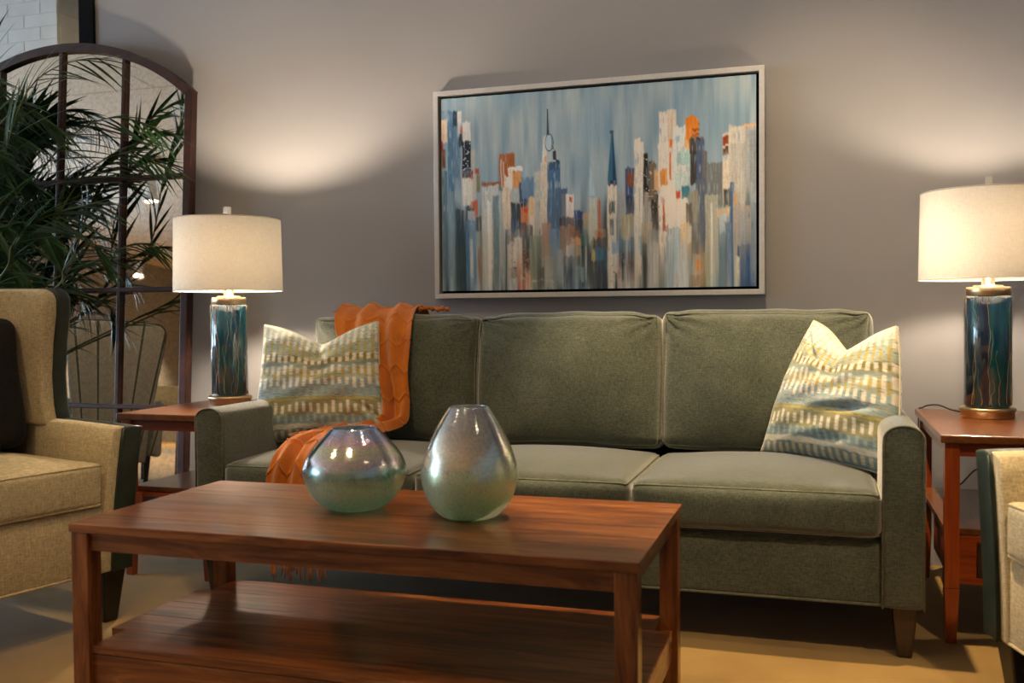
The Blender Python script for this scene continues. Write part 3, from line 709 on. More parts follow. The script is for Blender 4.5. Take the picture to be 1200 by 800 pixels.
# ------------------------------------------------------------------ patterned cushions
def ikat(n, seed):
    """woven bands of dashes; row 0 is the top edge"""
    rg = np.random.default_rng(seed); yy, xx = np.mgrid[0:n, 0:n]; u = xx/(n-1); v = yy/(n-1)
    v = v+0.006*(vnoise(n, n, 8, 5, seed+1)-0.5)*2
    cream, aqua, blue, olive, tan, dark = [hexc(c) for c in ('ddd6c6', 'a3b3aa', '859a9f', '857d48', 'b3a468', '4e636b')]
    NC = 17.5
    col_i = np.floor(u*NC).astype(int); fx = u*NC-col_i
    C = np.ones((n, n, 3))*aqua
    def put(m, c, a=1.0):
        nonlocal C
        m = (np.clip(m, 0, 1)*a)[..., None]; C = C*(1-m)+np.asarray(c)*m
    def band(v0, v1, s=0.012): return np.clip((v-v0)/s+0.5, 0, 1)*np.clip((v1-v)/s+0.5, 0, 1)
    def dashes(v0, v1, off, width, jit, sd):
        q = np.random.default_rng(sd); j0 = q.uniform(-jit, jit, 60); j1 = q.uniform(-jit, jit, 60); uo = u*NC+off; ci_ = np.floor(uo).astype(int)+5; ff = uo-np.floor(uo)
        a = np.clip((ff-0.5+width/2)/0.12+0.5, 0, 1)*np.clip((0.5+width/2-ff)/0.12+0.5, 0, 1)
        return a*np.clip((v-v0-j0[ci_])/0.012+0.5, 0, 1)*np.clip((v1+j1[ci_]-v)/0.012+0.5, 0, 1)
    grain = vnoise(n, n, 1.2, 4, seed+3)
    put(band(0, 0.10), aqua*1.15); put(dashes(0.02, 0.10, 0.2, 0.5, 0.02, 1), cream); put(dashes(0.10, 0.16, 0.2, 0.45, 0.02, 2), cream)
    put(dashes(0.15, 0.26, 0.7, 0.42, 0.015, 3), tan); put(band(0.255, 0.34), tan*0.9, 0.5); put(dashes(0.26, 0.33, 0.2, 0.6, 0.02, 4), cream); put(dashes(0.275, 0.33, 0.7, 0.45, 0.015, 5), olive)
    put(band(0.335, 0.375), olive, 0.55); put(band(0.35, 0.365), blue)
    put(dashes(0.375, 0.44, 0.2, 0.5, 0.02, 6), cream); put(dashes(0.40, 0.49, 0.7, 0.42, 0.02, 7), tan)
    put(band(0.50, 0.64), blue, 0.85); put(dashes(0.48, 0.56, 0.2, 0.5, 0.025, 8), cream); put(dashes(0.55, 0.63, 0.7, 0.5, 0.02, 9), hexc('a4a29a'), 0.6)
    put(band(0.65, 0.81), olive*1.15, 0.8); put(dashes(0.70, 0.79, 0.2, 0.45, 0.02, 10), cream); put(band(0.66, 0.675), tan)
    put(band(0.81, 0.875), blue*0.95); put(dashes(0.80, 0.87, 0.7, 0.4, 0.02, 11), aqua)
    put(band(0.875, 0.915), cream*0.9, 0.8); put(band(0.915, 1.01), dark, 0.7); put(dashes(0.92, 0.99, 0.2, 0.5, 0.01, 12), hexc('b4ac98'))
    # short dark weft ticks
    for k, vv in enumerate(np.arange(0.03, 0.98, 0.0235)):
        q = vnoise(1, n, 1, n/34.0, seed+60+k)[0]; amt = 0.75 if 0.45 < vv < 0.7 or vv < 0.3 else 0.5
        put(np.clip(1.3-np.abs(v-vv)/0.0028, 0, 1)*(q > 0.60)[None], dark if k % 3 else olive*0.8, amt)
    C = C*(0.86+0.28*grain)[..., None]
    return np.clip(C*PILLOW_GAIN, 0, 1)
M['ikat'] = attr_mat('ikat_weave', 0.85, 0.15, 420, 0.3, 0.2)
M['cordwelt'] = fabric('cream_back', c4(0.42, 0.40, 0.30), c4(0.62, 0.58, 0.45))
def throw_pillow(name, label, W, Hh, T, chop, seed, loc, rot, crease, ear=0.0):
    """x width, z height, y thickness, front is -y; the top edge is dented by a karate chop"""
    n = 150; yy, xx = np.mgrid[0:n, 0:n]; u = xx/(n-1)*2-1; w = 1-yy/(n-1)*2
    C = ikat(n, seed)
    def shape(side):
        puff = ((1-np.abs(u)**2.2)*(1-np.abs(w)**2.2))
        puff = np.sign(puff)*np.abs(puff)**0.55
        X = u*W/2*(1-0.075*(1-w**2))*(1-ear*np.clip((w+0.4)/1.4, 0, 1)**1.5); Z = w*Hh/2*(1-0.06*(1-u**2))
        d = np.exp(-(np.abs(u-0.03)/0.50)**1.5)*np.clip((w+0.5)/1.5, 0, 1)**2.0
        Z = Z-chop*d
        vee = np.exp(-((u-0.03)/0.10)**2)*np.clip((w-0.1)/0.9, 0, 1)
        th = T/2*puff*(1-0.30*vee)+0.004
        wr = 0.004*np.sin(9*u+5*w+seed)*puff+0.003*np.sin(17*w-8*u+seed*2)*puff
        for (cu, cw, ang, ln, dp) in crease:
            ca, sa = math.cos(ang), math.sin(ang); a = (u-cu)*ca+(w-cw)*sa; b = -(u-cu)*sa+(w-cw)*ca
            wr = wr-dp*np.exp(-(b/0.045)**2-(a/ln)**2)+0.5*dp*np.exp(-((b-0.10)/0.07)**2-(a/ln)**2)
        Y = side*(th+(wr if side < 0 else 0))
        edge = (np.abs(u) > 0.999) | (np.abs(w) > 0.999)
        Y = np.where(edge, 0, Y)
        return np.stack([X, Y, Z], -1)
    A = shape(-1); B = shape(1)
    V = np.concatenate([A.reshape(-1, 3), B.reshape(-1, 3)]); f = np.array(grid_faces(n, n)); F = f.tolist()+(f[:, ::-1]+n*n).tolist()
    me = mesh(name, V, F)
    set_cols(me, np.concatenate([C.reshape(-1, 3), C.reshape(-1, 3)]))
    bm = bmesh.new(); bm.from_mesh(me)
    bmesh.ops.remove_doubles(bm, verts=[v for v in bm.verts if v.is_boundary], dist=1e-5)
    bmesh.ops.recalc_face_normals(bm, faces=bm.faces); bm.to_mesh(me); bm.free()
    o = obj(name, me, M['ikat'], None, loc, rot); tag(o, label, 'throw pillow')
    loop = np.concatenate([A[0, :-1], A[:-1, -1], A[-1, :0:-1], A[:0:-1, 0]])
    obj('welt', MB().tube(loop[::3], 0.0036, 5, True), M['cordwelt'], o)
    return o
throw_pillow('throw_pillow', 'dented blue-green woven throw pillow leaning at the left end of the sofa', 0.50, 0.455, 0.15, 0.075, 4,
             (-1.775, 3.235, 0.706), (math.radians(-14), math.radians(-1.5), math.radians(14)), [(0.85, -0.55, 2.5, 0.25, 0.012)], 0.13)
throw_pillow('throw_pillow', 'dented blue-green woven throw pillow propped against the right sofa arm', 0.47, 0.46, 0.17, 0.085, 9,
             (0.058, 3.215, 0.698), (math.radians(-17), math.radians(3), math.radians(-34)), [(0.35, -0.25, 0.15, 0.35, 0.016), (-0.55, 0.62, -0.6, 0.3, 0.014), (0.1, -0.72, 0.1, 0.3, 0.008)], 0.37)

# ------------------------------------------------------------------ orange throw
def throw_mat():
    t = NT('orange_knit'); a = t.noise(t.coords(), 380, 3, 0.6); b = t.noise(t.coords(), 12, 3)
    col = t.ramp(t.math('ADD', t.math('MULTIPLY', a, 0.6), t.math('MULTIPLY', b, 0.4)), [(0.3, c4(0.34, 0.080, 0.004)), (0.7, c4(0.66, 0.20, 0.014))])
    t.set(Base_Color=col, Roughness=0.95, Sheen_Weight=0.4, Sheen_Roughness=0.5, Specular_IOR_Level=0.1); t.bump(a, 0.6, 0.003); return t.m
M['throw'] = throw_mat()
SECT = [  # left edge, right edge, fold height
    ((-1.80, 3.66, 0.80), (-1.50, 3.66, 0.80), 0.006),
    ((-1.81, 3.585, 0.955), (-1.485, 3.59, 0.950), 0.006),
    ((-1.805, 3.500, 0.972), (-1.490, 3.505, 0.972), 0.010),
    ((-1.79, 3.405, 0.930), (-1.468, 3.405, 0.925), 0.012),
    ((-1.74, 3.345, 0.840), (-1.452, 3.345, 0.835), 0.014),
    ((-1.66, 3.315, 0.730), (-1.448, 3.312, 0.725), 0.017),
    ((-1.615, 3.308, 0.630), (-1.438, 3.300, 0.625), 0.018),
    ((-1.610, 3.285, 0.560), (-1.440, 3.270, 0.552), 0.018),
    ((-1.650, 3.200, 0.524), (-1.480, 3.180, 0.526), 0.018),
    ((-1.695, 3.080, 0.524), (-1.490, 3.050, 0.526), 0.016),
    ((-1.705, 2.960, 0.523), (-1.505, 2.950, 0.525), 0.016),
    ((-1.705, 2.865, 0.508), (-1.500, 2.865, 0.511), 0.016),
    ((-1.705, 2.797, 0.470), (-1.480, 2.795, 0.475), 0.014),
    ((-1.712, 2.772, 0.405), (-1.470, 2.770, 0.408), 0.012),
    ((-1.705, 2.768, 0.300), (-1.480, 2.766, 0.300), 0.012),
    ((-1.695, 2.768, 0.205), (-1.500, 2.766, 0.205), 0.012)]
NS, NW = 640, 150
Lc = catmull([s[0] for s in SECT], NS); Rc = catmull([s[1] for s in SECT], NS); Ac = catmull([[s[2], 0, 0] for s in SECT], NS)[:, 0]
tt = np.linspace(0, 1, NW)
G = Lc[:, None]*(1-tt)[None, :, None]+Rc[:, None]*tt[None, :, None]
Tn = np.gradient(G, axis=0); Wn = np.gradient(G, axis=1); Nn = np.cross(Wn, Tn); Nn /= np.linalg.norm(Nn, axis=2)[..., None]+1e-9
mid_ = G[:, NW//2]; sl = np.concatenate([[0], np.cumsum(np.linalg.norm(np.diff(mid_, axis=0), axis=1))])
S2 = sl[:, None]+0*tt[None]; T2 = tt[None]+0*sl[:, None]
fold = np.sin(T2*2*np.pi*2.6+1.2*np.sin(S2*4)+0.5)+0.55*np.sin(T2*2*np.pi*4.7+S2*5+2)
edge_r = np.exp(-((1-T2)/0.07)**2)+np.exp(-(T2/0.06)**2)
disp = Ac[:, None]*(0.85*fold+0.75)+0.006*edge_r+0.006
# honeycomb cables
cx_ = T2*0.36; hx_ = 0.062
def hexd(x, y, s):
    best = np.full(x.shape, 9.0); second = np.full(x.shape, 9.0)
    for ox, oy in ((0, 0), (0.5, 0.866)):
        fx = (x/s-ox); fy = (y/s/1.25-oy)/1.732
        gx_ = fx-np.round(fx); gy_ = (fy-np.round(fy))*1.732
        d = np.sqrt(gx_**2+gy_**2); second = np.where(d < best, best, np.minimum(second, d)); best = np.minimum(best, d)
    return second-best
hd = hexd(cx_, S2, 0.098)
cable = np.exp(-(hd/0.085)**2)*(0.65+0.35*np.sin(S2*2*np.pi/0.012)*np.cos(cx_*2*np.pi/0.014))
disp = disp+0.0070*cable
Gp = G+Nn*disp[..., None]
if (Nn[NS//3, NW//2, 1]) > 0: Gp = G-Nn*disp[..., None]
V = Gp.reshape(-1, 3); th = tag(obj('throw_blanket', mesh('throw_blanket', V, grid_faces(NS, NW)), M['throw']), 'burnt orange cable knit throw blanket draped over the sofa back and seat', 'blanket')
sm = th.modifiers.new('thickness', 'SOLIDIFY'); sm.thickness = 0.006; sm.offset = -1 if (Nn[NS//3, NW//2, 1]) <= 0 else 1
fr = MB(); rg = random.Random(5)
for row, dr in ((NS-1, (0, 0, -1)), (0, (0.1, 0.3, -0.6))):
    for k in range(0, NW, 4):
        p = np.array(Gp[row, k]); L = rg.uniform(0.07, 0.11); j = (rg.uniform(-.012, .012), rg.uniform(-.006, .006))
        pts = [p+np.array([j[0]*f*f, (j[1]*f if dr[1] == 0 else 0.03*f), -L*f]) for f in np.linspace(0, 1, 6)]
        if row == 0: pts = [p+np.array([j[0]*f, 0.0, -L*f]) for f in np.linspace(0, 1, 6)]
        fr.tube(pts, [0.0024, 0.0030, 0.0026, 0.0026, 0.0028, 0.0018], 5)
# loose fringe lying on the sofa top and beside the left pillow
for (x, y, z, dx, dy) in [(-1.50+0.006*k, 3.53+0.012*k, 0.975, 0.05+0.01*(k % 3), 0.02) for k in range(6)]+[(-1.80-0.002*k, 3.49+0.01*k, 0.968, -0.045-0.01*(k % 2), -0.005) for k in range(4)]:
    fr.tube([(x, y, z), (x+dx*0.5, y+dy*0.5, z+0.006), (x+dx, y+dy, z-0.004)], 0.0026, 5)
for k in range(16):
    x = -1.70-0.010*k*0.6; y = 3.03+0.006*k; fr.tube([(x+0.05, y, 0.528), (x, y-0.01, 0.524+0.008*rg.random()), (x-0.055, y-0.015+0.03*rg.random(), 0.521)], 0.0024, 5)
f_ = obj('fringe', fr, M['throw'], th); f_['kind'] = 'stuff'
ruf = MB()   # ruffled hem that shows beyond the right side of the cushion top
o = MB().tube(catmull([(-1.495, 3.51, 0.972), (-1.46, 3.535, 0.979), (-1.43, 3.545, 0.972), (-1.405, 3.56, 0.976), (-1.385, 3.57, 0.968)], 30), [0.008+0.004*math.sin(i*1.3) for i in range(30)], 7)
obj('hem', o, M['throw'], th)

# ------------------------------------------------------------------ vases
def vase_mat(name, stops, H):
    t = NT(name); tc = t.n('ShaderNodeTexCoord'); sx = t.n('ShaderNodeSeparateXYZ'); t.l(tc.outputs['Object'], sx.inputs[0])
    z = t.math('DIVIDE', sx.outputs['Z'], H)
    v = t.coords(); crack = t.n('ShaderNodeTexVoronoi'); crack.inputs['Scale'].default_value = 260; t.l(v, crack.inputs['Vector'])
    nz = t.noise(t.coords((1, 1, 2.2)), 14, 4); fz = t.noise(v, 120, 3)
    zz = t.math('ADD', z, t.math('MULTIPLY', t.math('SUBTRACT', nz, 0.5), 0.34))
    zz = t.math('ADD', zz, t.math('MULTIPLY', t.math('SUBTRACT', fz, 0.5), 0.10))
    col = t.ramp(zz, stops); col = t.mix(col, t.ramp(t.noise(v, 170, 2, 0.7), [(0.35, c4(0.84, 0.86, 0.84)), (0.65, c4(1.2, 1.2, 1.2))]), 1.0, 'MULTIPLY')
    rough = t.ramp(t.math('ADD', z, t.math('MULTIPLY', t.math('SUBTRACT', fz, 0.5), 0.25)), [(0.20, c4(0.45, 0.45, 0.45)), (0.50, c4(0.26, 0.26, 0.26)), (0.75, c4(0.10, 0.10, 0.10))])
    met = t.ramp(t.math('ADD', z, t.math('MULTIPLY', t.math('SUBTRACT', nz, 0.5), 0.3)), [(0.10, c4(0.06, 0.06, 0.06)), (0.38, c4(0.45, 0.45, 0.45)), (0.62, c4(0.95, 0.95, 0.95))])
    t.set(Base_Color=col, Roughness=rough, Metallic=met, Coat_Weight=0.2, Coat_Roughness=0.05, Subsurface_Weight=0.9, Subsurface_Scale=0.15, Subsurface_Radius=(0.9, 1.0, 0.7))
    t.bump(t.math('ADD', t.math('MULTIPLY', fz, 0.6), crack.outputs['Distance']), 0.10, 0.001); return t.m
def vase(label, loc, prof, mat):
    n = 96; inner = [(max(r-0.005, 0.002), z) for r, z in prof if z > 0.02][::-1]
    P = catmull([(r, z, 0) for r, z in prof], 60)[:, :2]
    top = P[-1]; Pi = [(max(r-0.004, 0.003), z) for r, z in P[::-1] if z > 0.012]
    o = empty('vase', label, 'vase', loc)
    obj('body', MB().lathe([(0.002, 0.003)]+[tuple(p) for p in P]+[(top[0]-0.002, top[1]+0.0012)]+Pi, n, caps=True), mat, o)
    return o
VA = vase_mat('iridescent_glass_round', [(0.05, c4(0.28, 0.88, 0.42)), (0.30, c4(0.60, 1.0, 0.66)), (0.48, c4(0.28, 0.50, 0.50)), (0.64, c4(0.72, 0.62, 0.70)), (0.78, c4(0.72, 0.72, 0.50)), (0.89, c4(0.80, 0.56, 0.66)), (1.0, c4(0.46, 0.52, 0.78))], 0.20)
VB = vase_mat('iridescent_glass_tall', [(0.05, c4(0.38, 0.90, 0.34)), (0.30, c4(0.70, 1.0, 0.56)), (0.48, c4(0.74, 0.78, 0.66)), (0.68, c4(0.78, 0.75, 0.68)), (0.85, c4(0.62, 0.62, 0.62)), (1.0, c4(0.50, 0.52, 0.62))], 0.265)
vase('squat round iridescent glass vase, shorter of the two on the coffee table', (-1.125, 2.225, TZ),
     [(0.050, 0.0), (0.074, 0.008), (0.108, 0.038), (0.130, 0.090), (0.123, 0.128), (0.098, 0.164), (0.073, 0.190), (0.058, 0.206)], VA)
vase('tall teardrop iridescent glass vase, taller of the two on the coffee table', (-0.808, 2.205, TZ),
     [(0.046, 0.0), (0.072, 0.009), (0.102, 0.045), (0.117, 0.098), (0.109, 0.150), (0.086, 0.205), (0.061, 0.248), (0.048, 0.268)], VB)

# ------------------------------------------------------------------ wing armchairs (forward is local +x)
def wing_chair(label, loc, rz):
    t = empty('wing_armchair', label, 'armchair', loc, (0, 0, rz), 'pair of wing armchairs facing each other across the coffee table' if False else None)
    S = MB().box(-0.36, 0.392, -0.285, 0.285, 0.168, 0.372, 0.012, 3)
    obj('seat_base', S, M['cream'], t)
    obj('base_welt', MB().tube([(0.392, -0.29, 0.172), (0.392, 0.29, 0.172)], 0.004), M['cream'], t)
    fm = box_map((0.335, 0.282, 0.066), 0.018, (0.022, 0.0), (0.006, 0.004), 0.0012, 71)
    c = obj('seat_cushion', soft_box('seat_cushion', fm, 22), M['cream'], t, (0.068, 0, 0.440))
    for sg in (1, -1): obj('piping', MB().tube(edge_loop(fm, 2, sg, 36, 0.001), 0.0042, 5, True), M['cream'], c)
    fb = box_map((0.085, 0.300, 0.335), 0.05, (0.0, 0.0), (0.020, 0.0), 0.001, 72)
    obj('backrest', soft_box('backrest', fb, 22), M['cream'], t, (-0.265, 0, 0.735), (0, math.radians(-9), 0))
    ob = MB().prism([(-0.40, 0.17), (-0.335, 0.17), (-0.365, 0.60), (-0.40, 1.052), (-0.465, 1.052), (-0.445, 0.60)], 'y', -0.345, 0.345, 0.015, 3)
    obj('back_panel', ob, M['leather'], t)
    for s in (1, -1):
        # arms: pale inner slab, leather outer slab, both flared outwards
        def slab(ys_bot, ys_top, x0, x1, ztop, crown):
            b = bmesh.new(); rows_ = []
            n = 9
            for (x, zt) in ((x0, ztop+0.012), (x0*0.3+x1*0.7, ztop+0.006), (x1, ztop)):
                ring = []
                for k in range(n+1):         # inner side up
                    f = k/n; e = f**1.5; ring.append((x, ys_bot[0]+(ys_top[0]-ys_bot[0])*e, 0.168+(zt-0.168)*f))
                for k in range(1, 6):
                    f = k/6; ring.append((x, ys_top[0]+(ys_top[1]-ys_top[0])*f, zt+crown*math.sin(math.pi*f)))
                for k in range(n, -1, -1):
                    f = k/n; e = f**1.5; ring.append((x, ys_bot[1]+(ys_top[1]-ys_bot[1])*e, 0.168+(zt-0.168)*f))
                rows_.append([b.verts.new((p[0], s*p[1], p[2])) for p in ring])
            m = len(rows_[0])
            for i in range(2):
                for k in range(m):
                    b.faces.new((rows_[i][k], rows_[i][(k+1) % m], rows_[i+1][(k+1) % m], rows_[i+1][k]))
            b.faces.new(rows_[0]); b.faces.new(rows_[2][::-1])
            bmesh.ops.recalc_face_normals(b, faces=b.faces)
            front = [e for e in b.edges if all(abs(v.co.x-x1) < 1e-5 for v in e.verts) and len(e.link_faces) == 2]
            bmesh.ops.bevel(b, geom=front, offset=0.008, segments=3, profile=0.5, affect='EDGES', clamp_overlap=True)
            q = MB(); b.verts.index_update(); q.add([v.co for v in b.verts], [[v.index for v in f.verts] for f in b.faces], True); b.free(); return q
        obj('arm', slab((0.276, 0.335), (0.318, 0.388), -0.36, 0.398, 0.602, 0.010), M['cream'], t)
        p = obj('arm_panel', slab((0.305, 0.378), (0.352, 0.424), -0.38, 0.408, 0.606, 0.006), M['leather'], t)
        w = [(0.409, s*(0.305+0.047*(k/10)**1.5), 0.168+0.436*k/10) for k in range(11)]
        obj('panel_welt', MB().tube(w, 0.0035, 5), M['leather'], p)
        # wings
        def wing(y0, y1, grow, zt):
            poly = [(-0.36, 0.60), (0.060+grow, 0.60), (0.045+grow, 0.66), (0.038+grow, 0.76), (0.048+grow, 0.87), (0.064+grow, 0.96), (0.066+grow, 1.01), (0.052+grow, zt-0.012), (0.02+grow, zt), (-0.20, zt+0.004), (-0.44, zt+0.004)]
            q = MB().prism(poly, 'y', y0, y1, 0.012, 3)
            q.V = [(v[0], s*(v[1]+0.10*max(v[0]+0.30, 0)+0.0), v[2]) for v in q.V]
            return q
        obj('wing', wing(0.275, 0.325, 0.0, 1.046), M['cream'], t)
        wp = obj('wing_panel', wing(0.318, 0.366, 0.010, 1.050), M['leather'], t)
        for x in (0.345, -0.36):
            obj('leg', MB().taper(x, s*0.332, 0, 0.170, 0.024, 0.024, 0.038, 0.038, dx=(-0.012 if x > 0 else -0.03), bevel=0.005), M['blackleg'], t)
    return t
chL = wing_chair('cream linen wing armchair with dark leather edges at the left, holding a dark pillow', (-2.546, 2.274, 0), math.radians(-15))
chR = wing_chair('cream linen armchair with dark green leather arm panel before the right end table', (0.880, 2.345, 0), math.radians(197))
fp = box_map((0.055, 0.215, 0.215), 0.045, (0.0, 0.0), (0.035, 0.0), 0.004, 77)
dp = obj('throw_pillow', soft_box('throw_pillow', fp, 24), M['darkpillow'])
a_ = math.radians(-15)
dp.location = (-2.546+math.cos(a_)*(-0.075)-math.sin(a_)*0.085, 2.274+math.sin(a_)*(-0.075)+math.cos(a_)*0.085, 0.735)
dp.rotation_euler = (0, math.radians(-10), a_)
tag(dp, 'plain charcoal throw pillow leaning in the left wing armchair', 'throw pillow')

# ------------------------------------------------------------------ arched window-pane mirror leaning on the wall
def mirror_mat():
    t = NT('aged_mirror'); n1 = t.noise(t.coords(), 55, 4, 0.7); n2 = t.noise(t.coords(), 2.5, 3)
    col = t.ramp(n1, [(0.30, c4(0.50, 0.48, 0.44)), (0.60, c4(0.68, 0.66, 0.62))])
    t.set(Base_Color=col, Metallic=1.0, Roughness=0.012); return t.m
M['mirror'] = mirror_mat()
MT = math.radians(3.5); MXC = -3.460; MHW = 0.742; MSP = 1.985; MPK = 2.262
mr = empty('arched_mirror', 'tall arched window-pane mirror in a rusty brown frame leaning behind the palm', 'mirror', (MXC, 3.70, 0), (-MT, 0, 0))
rise = MPK-MSP; RAD = (MHW**2+rise**2)/(2*rise); ZC = MPK-RAD
def arch(x, off=0.0): return ZC+math.sqrt(max((RAD-off)**2-x*x, 0))
fw_, fd0, fd1 = 0.040, -0.006, 0.028
for s in (1, -1):
    obj('stile', MB().box(min(s*MHW, s*(MHW-fw_)), max(s*MHW, s*(MHW-fw_)), fd0-0.012, fd1, 0, arch(MHW)-0.004, 0.005), M['cast'], mr)
obj('bottom_rail', MB().box(-MHW+fw_, MHW-fw_, fd0-0.012, fd1, 0.0, 0.045, 0.005), M['cast'], mr)
ar = MB(); nA = 40
pts_o = [(x, arch(x)) for x in np.linspace(-MHW, MHW, nA)]; pts_i = [(x, arch(x, fw_)) for x in np.linspace(-MHW+0.01, MHW-0.01, nA)]
V = []; F = []
for i in range(nA):
    for (p, y) in ((pts_o[i], fd0-0.012), (pts_o[i], fd1), (pts_i[i], fd1), (pts_i[i], fd0-0.012)): V.append((p[0], y, p[1]))
for i in range(nA-1):
    for k in range(4): F.append((i*4+k, i*4+(k+1) % 4, (i+1)*4+(k+1) % 4, (i+1)*4+k))
F += [(0, 1, 2, 3), tuple((nA-1)*4+k for k in (3, 2, 1, 0))]
ar.add(V, F); obj('arched_top', ar, M['cast'], mr)
mx_ = [-MHW+fw_, -0.3635, 0.0, 0.3635, MHW-fw_]; mz_ = [0.045, 0.541, 1.080, 1.598]
mw = 0.011
for x in mx_[1:4]: obj('muntin', MB().box(x-mw, x+mw, fd0-0.008, 0.012, 0.04, arch(x, 0.01), 0.004), M['cast'], mr)
for z in mz_[1:]: obj('muntin', MB().box(-MHW+0.02, MHW-0.02, fd0-0.010, 0.012, z-mw, z+mw, 0.004), M['cast'], mr)
for i in range(4):
    for j in range(4):
        x0, x1 = mx_[i], mx_[i+1]; z0 = mz_[j]
        if j < 3: poly = [(x0, z0), (x1, z0), (x1, mz_[j+1]), (x0, mz_[j+1])]
        else: poly = [(x0, z0), (x1, z0)]+[(x, arch(x, fw_*0.7)) for x in np.linspace(x1, x0, 10)]
        obj('pane', MB().prism(poly, 'y', 0.004, 0.009), M['mirror'], mr)

# ------------------------------------------------------------------ palm
def leaf_mat():
    t = NT('palm_leaf'); oi = t.n('ShaderNodeObjectInfo'); n1 = t.noise(t.coords(), 6, 2)
    col = t.ramp(n1, [(0.3, c4(0.012, 0.040, 0.014)), (0.7, c4(0.045, 0.115, 0.028))])
    t.set(Base_Color=col, Roughness=0.42, Specular_IOR_Level=0.4); return t.m
M['leaf'] = leaf_mat(); M['stem'] = plain('palm_stem', c4(0.14, 0.16, 0.035), 0.5, spot=0.2)
M['pot'] = plain('dark_planter', c4(0.03, 0.026, 0.023), 0.5); M['soil'] = plain('soil', c4(0.03, 0.02, 0.012), 0.95, spot=0.4)
PB = np.array([-4.30, 3.40, 0.0])
pm = empty('potted_palm', 'tall dark green areca palm with drooping fronds before the arched mirror', 'plant', tuple(PB))
obj('planter', MB().lathe([(0.11, 0.0), (0.155, 0.03), (0.175, 0.34), (0.185, 0.36), (0.165, 0.36), (0.160, 0.33)], 32), M['pot'], pm)
obj('soil', MB().lathe([(0.004, 0.335), (0.160, 0.332)], 32), M['soil'], pm)
lm = MB(); nl = 7; V = []
for i in range(nl):
    f = i/(nl-1); w = 0.042*math.sin(math.pi*min(f*0.92+0.08, 1.0))**0.7*(1-f**3); z = -0.22*f*f
    V += [(f, -w, z+0.006*(1-f)), (f, 0, z-0.006*(1-f)), (f, w, z+0.006*(1-f))]
F = []
for i in range(nl-1):
    for k in range(2): F.append((i*3+k, i*3+k+1, (i+1)*3+k+1, (i+1)*3+k))
lm.add(V, F, True)
LEAF = bpy.data.meshes.new('leaflet'); LEAF.from_pydata(lm.V, [], lm.F); LEAF.polygons.foreach_set('use_smooth', lm.sm); LEAF.materials.append(M['leaf'])
LV = np.array(lm.V); LF = lm.F
mass = MB(); rg = random.Random(21)
def frond(ctrl, n_leaf, length, single, phi):
    C_ = catmull(ctrl, 60); T = np.gradient(C_, axis=0); T /= np.linalg.norm(T, axis=1)[:, None]
    b = MB().tube(C_-PB, np.linspace(0.0065, 0.0014, 60), 5)
    fo = obj('frond', b, M['stem'], pm)
    for k in range(n_leaf):
        f = 0.22+0.78*(k/(n_leaf-1)); i = min(int(f*59), 59); s = 1 if k % 2 else -1
        tg = T[i]; side = np.cross(tg, [0.0, 1.0, 0.0]); side /= np.linalg.norm(side)+1e-9
        side = math.cos(phi)*side+math.sin(phi)*np.array([0, -1.0, 0]); side *= s; side = side*(0.4 if side[2] > 0.2 else 1.0)
        fwd = 0.95+0.9*max(f-0.3, 0)
        d = tg*(fwd+0.25)+side*0.70+np.array([0, 0, -0.16-0.22*rg.random()])+np.array([rg.gauss(0, .06) for _ in range(3)])
        d[1] *= 0.55; d /= np.linalg.norm(d)
        tip = C_[i]+d*length; lim = 3.655+0.061*tip[2]      # keep clear of the leaning mirror
        if tip[1] > lim: d[1] -= (tip[1]-lim)/length; d /= np.linalg.norm(d)
        up = np.cross(d, np.cross([rg.gauss(0, .25), -0.5, 1.0], d)); up /= np.linalg.norm(up)
        sd = np.cross(up, d); L = length*(0.55+0.45*math.sin(math.pi*min(0.15+f*0.8, 1)))*rg.uniform(0.85, 1.12)
        mt = Matrix(((d[0]*L, sd[0]*L*0.85, up[0]*L), (d[1]*L, sd[1]*L*0.85, up[1]*L), (d[2]*L, sd[2]*L*0.85, up[2]*L))).to_4x4()
        mt.translation = Vector(C_[i]-PB)
        if single:
            o = bpy.data.objects.new('leaflet', LEAF); COL.objects.link(o); o.parent = fo; o.matrix_local = mt
        else:
            A = np.array(mt); mass.add(LV@A[:3, :3].T+A[:3, 3], LF, True)
root = (PB[0], PB[1], 0.40)
MAIN = [
    [(-3.518, 3.416, 1.114), (-3.459, 3.416, 1.488), (-3.331, 3.437, 1.889), (-3.166, 3.470, 2.042), (-2.913, 3.492, 2.067)],
    [(-3.738, 3.599, 1.125), (-3.578, 3.655, 1.442), (-3.375, 3.655, 1.687), (-3.181, 3.655, 1.819), (-2.994, 3.655, 1.845), (-2.777, 3.655, 1.782)],
    [(-3.542, 3.655, 1.123), (-3.359, 3.711, 1.478), (-3.186, 3.711, 1.646), (-2.997, 3.711, 1.695), (-2.779, 3.711, 1.621)],
    [(-3.240, 3.199, 1.109), (-3.162, 3.199, 1.248), (-3.055, 3.199, 1.335), (-2.896, 3.199, 1.380), (-2.716, 3.199, 1.411)],
    [(-3.141, 3.362, 1.051), (-3.049, 3.362, 1.158), (-2.972, 3.362, 1.235), (-2.906, 3.362, 1.255), (-2.818, 3.362, 1.171)],
    [(-3.543, 3.689, 1.062), (-3.343, 3.711, 1.167), (-3.124, 3.711, 1.233), (-2.959, 3.711, 1.287), (-2.812, 3.711, 1.238)],
    [(-3.427, 3.253, 1.275), (-3.318, 3.231, 1.763), (-3.264, 3.199, 2.013), (-3.307, 3.145, 2.219)]]
LEN = [0.33, 0.33, 0.29, 0.30, 0.22, 0.22, 0.26]
for c_, L in zip(MAIN, LEN):
    st = np.array(c_[0]); frond([root, tuple(np.array(root)*0.62+st*0.38+np.array([0, 0, 0.10]))]+c_, 42, L, True, rg.uniform(0.35, 0.8))
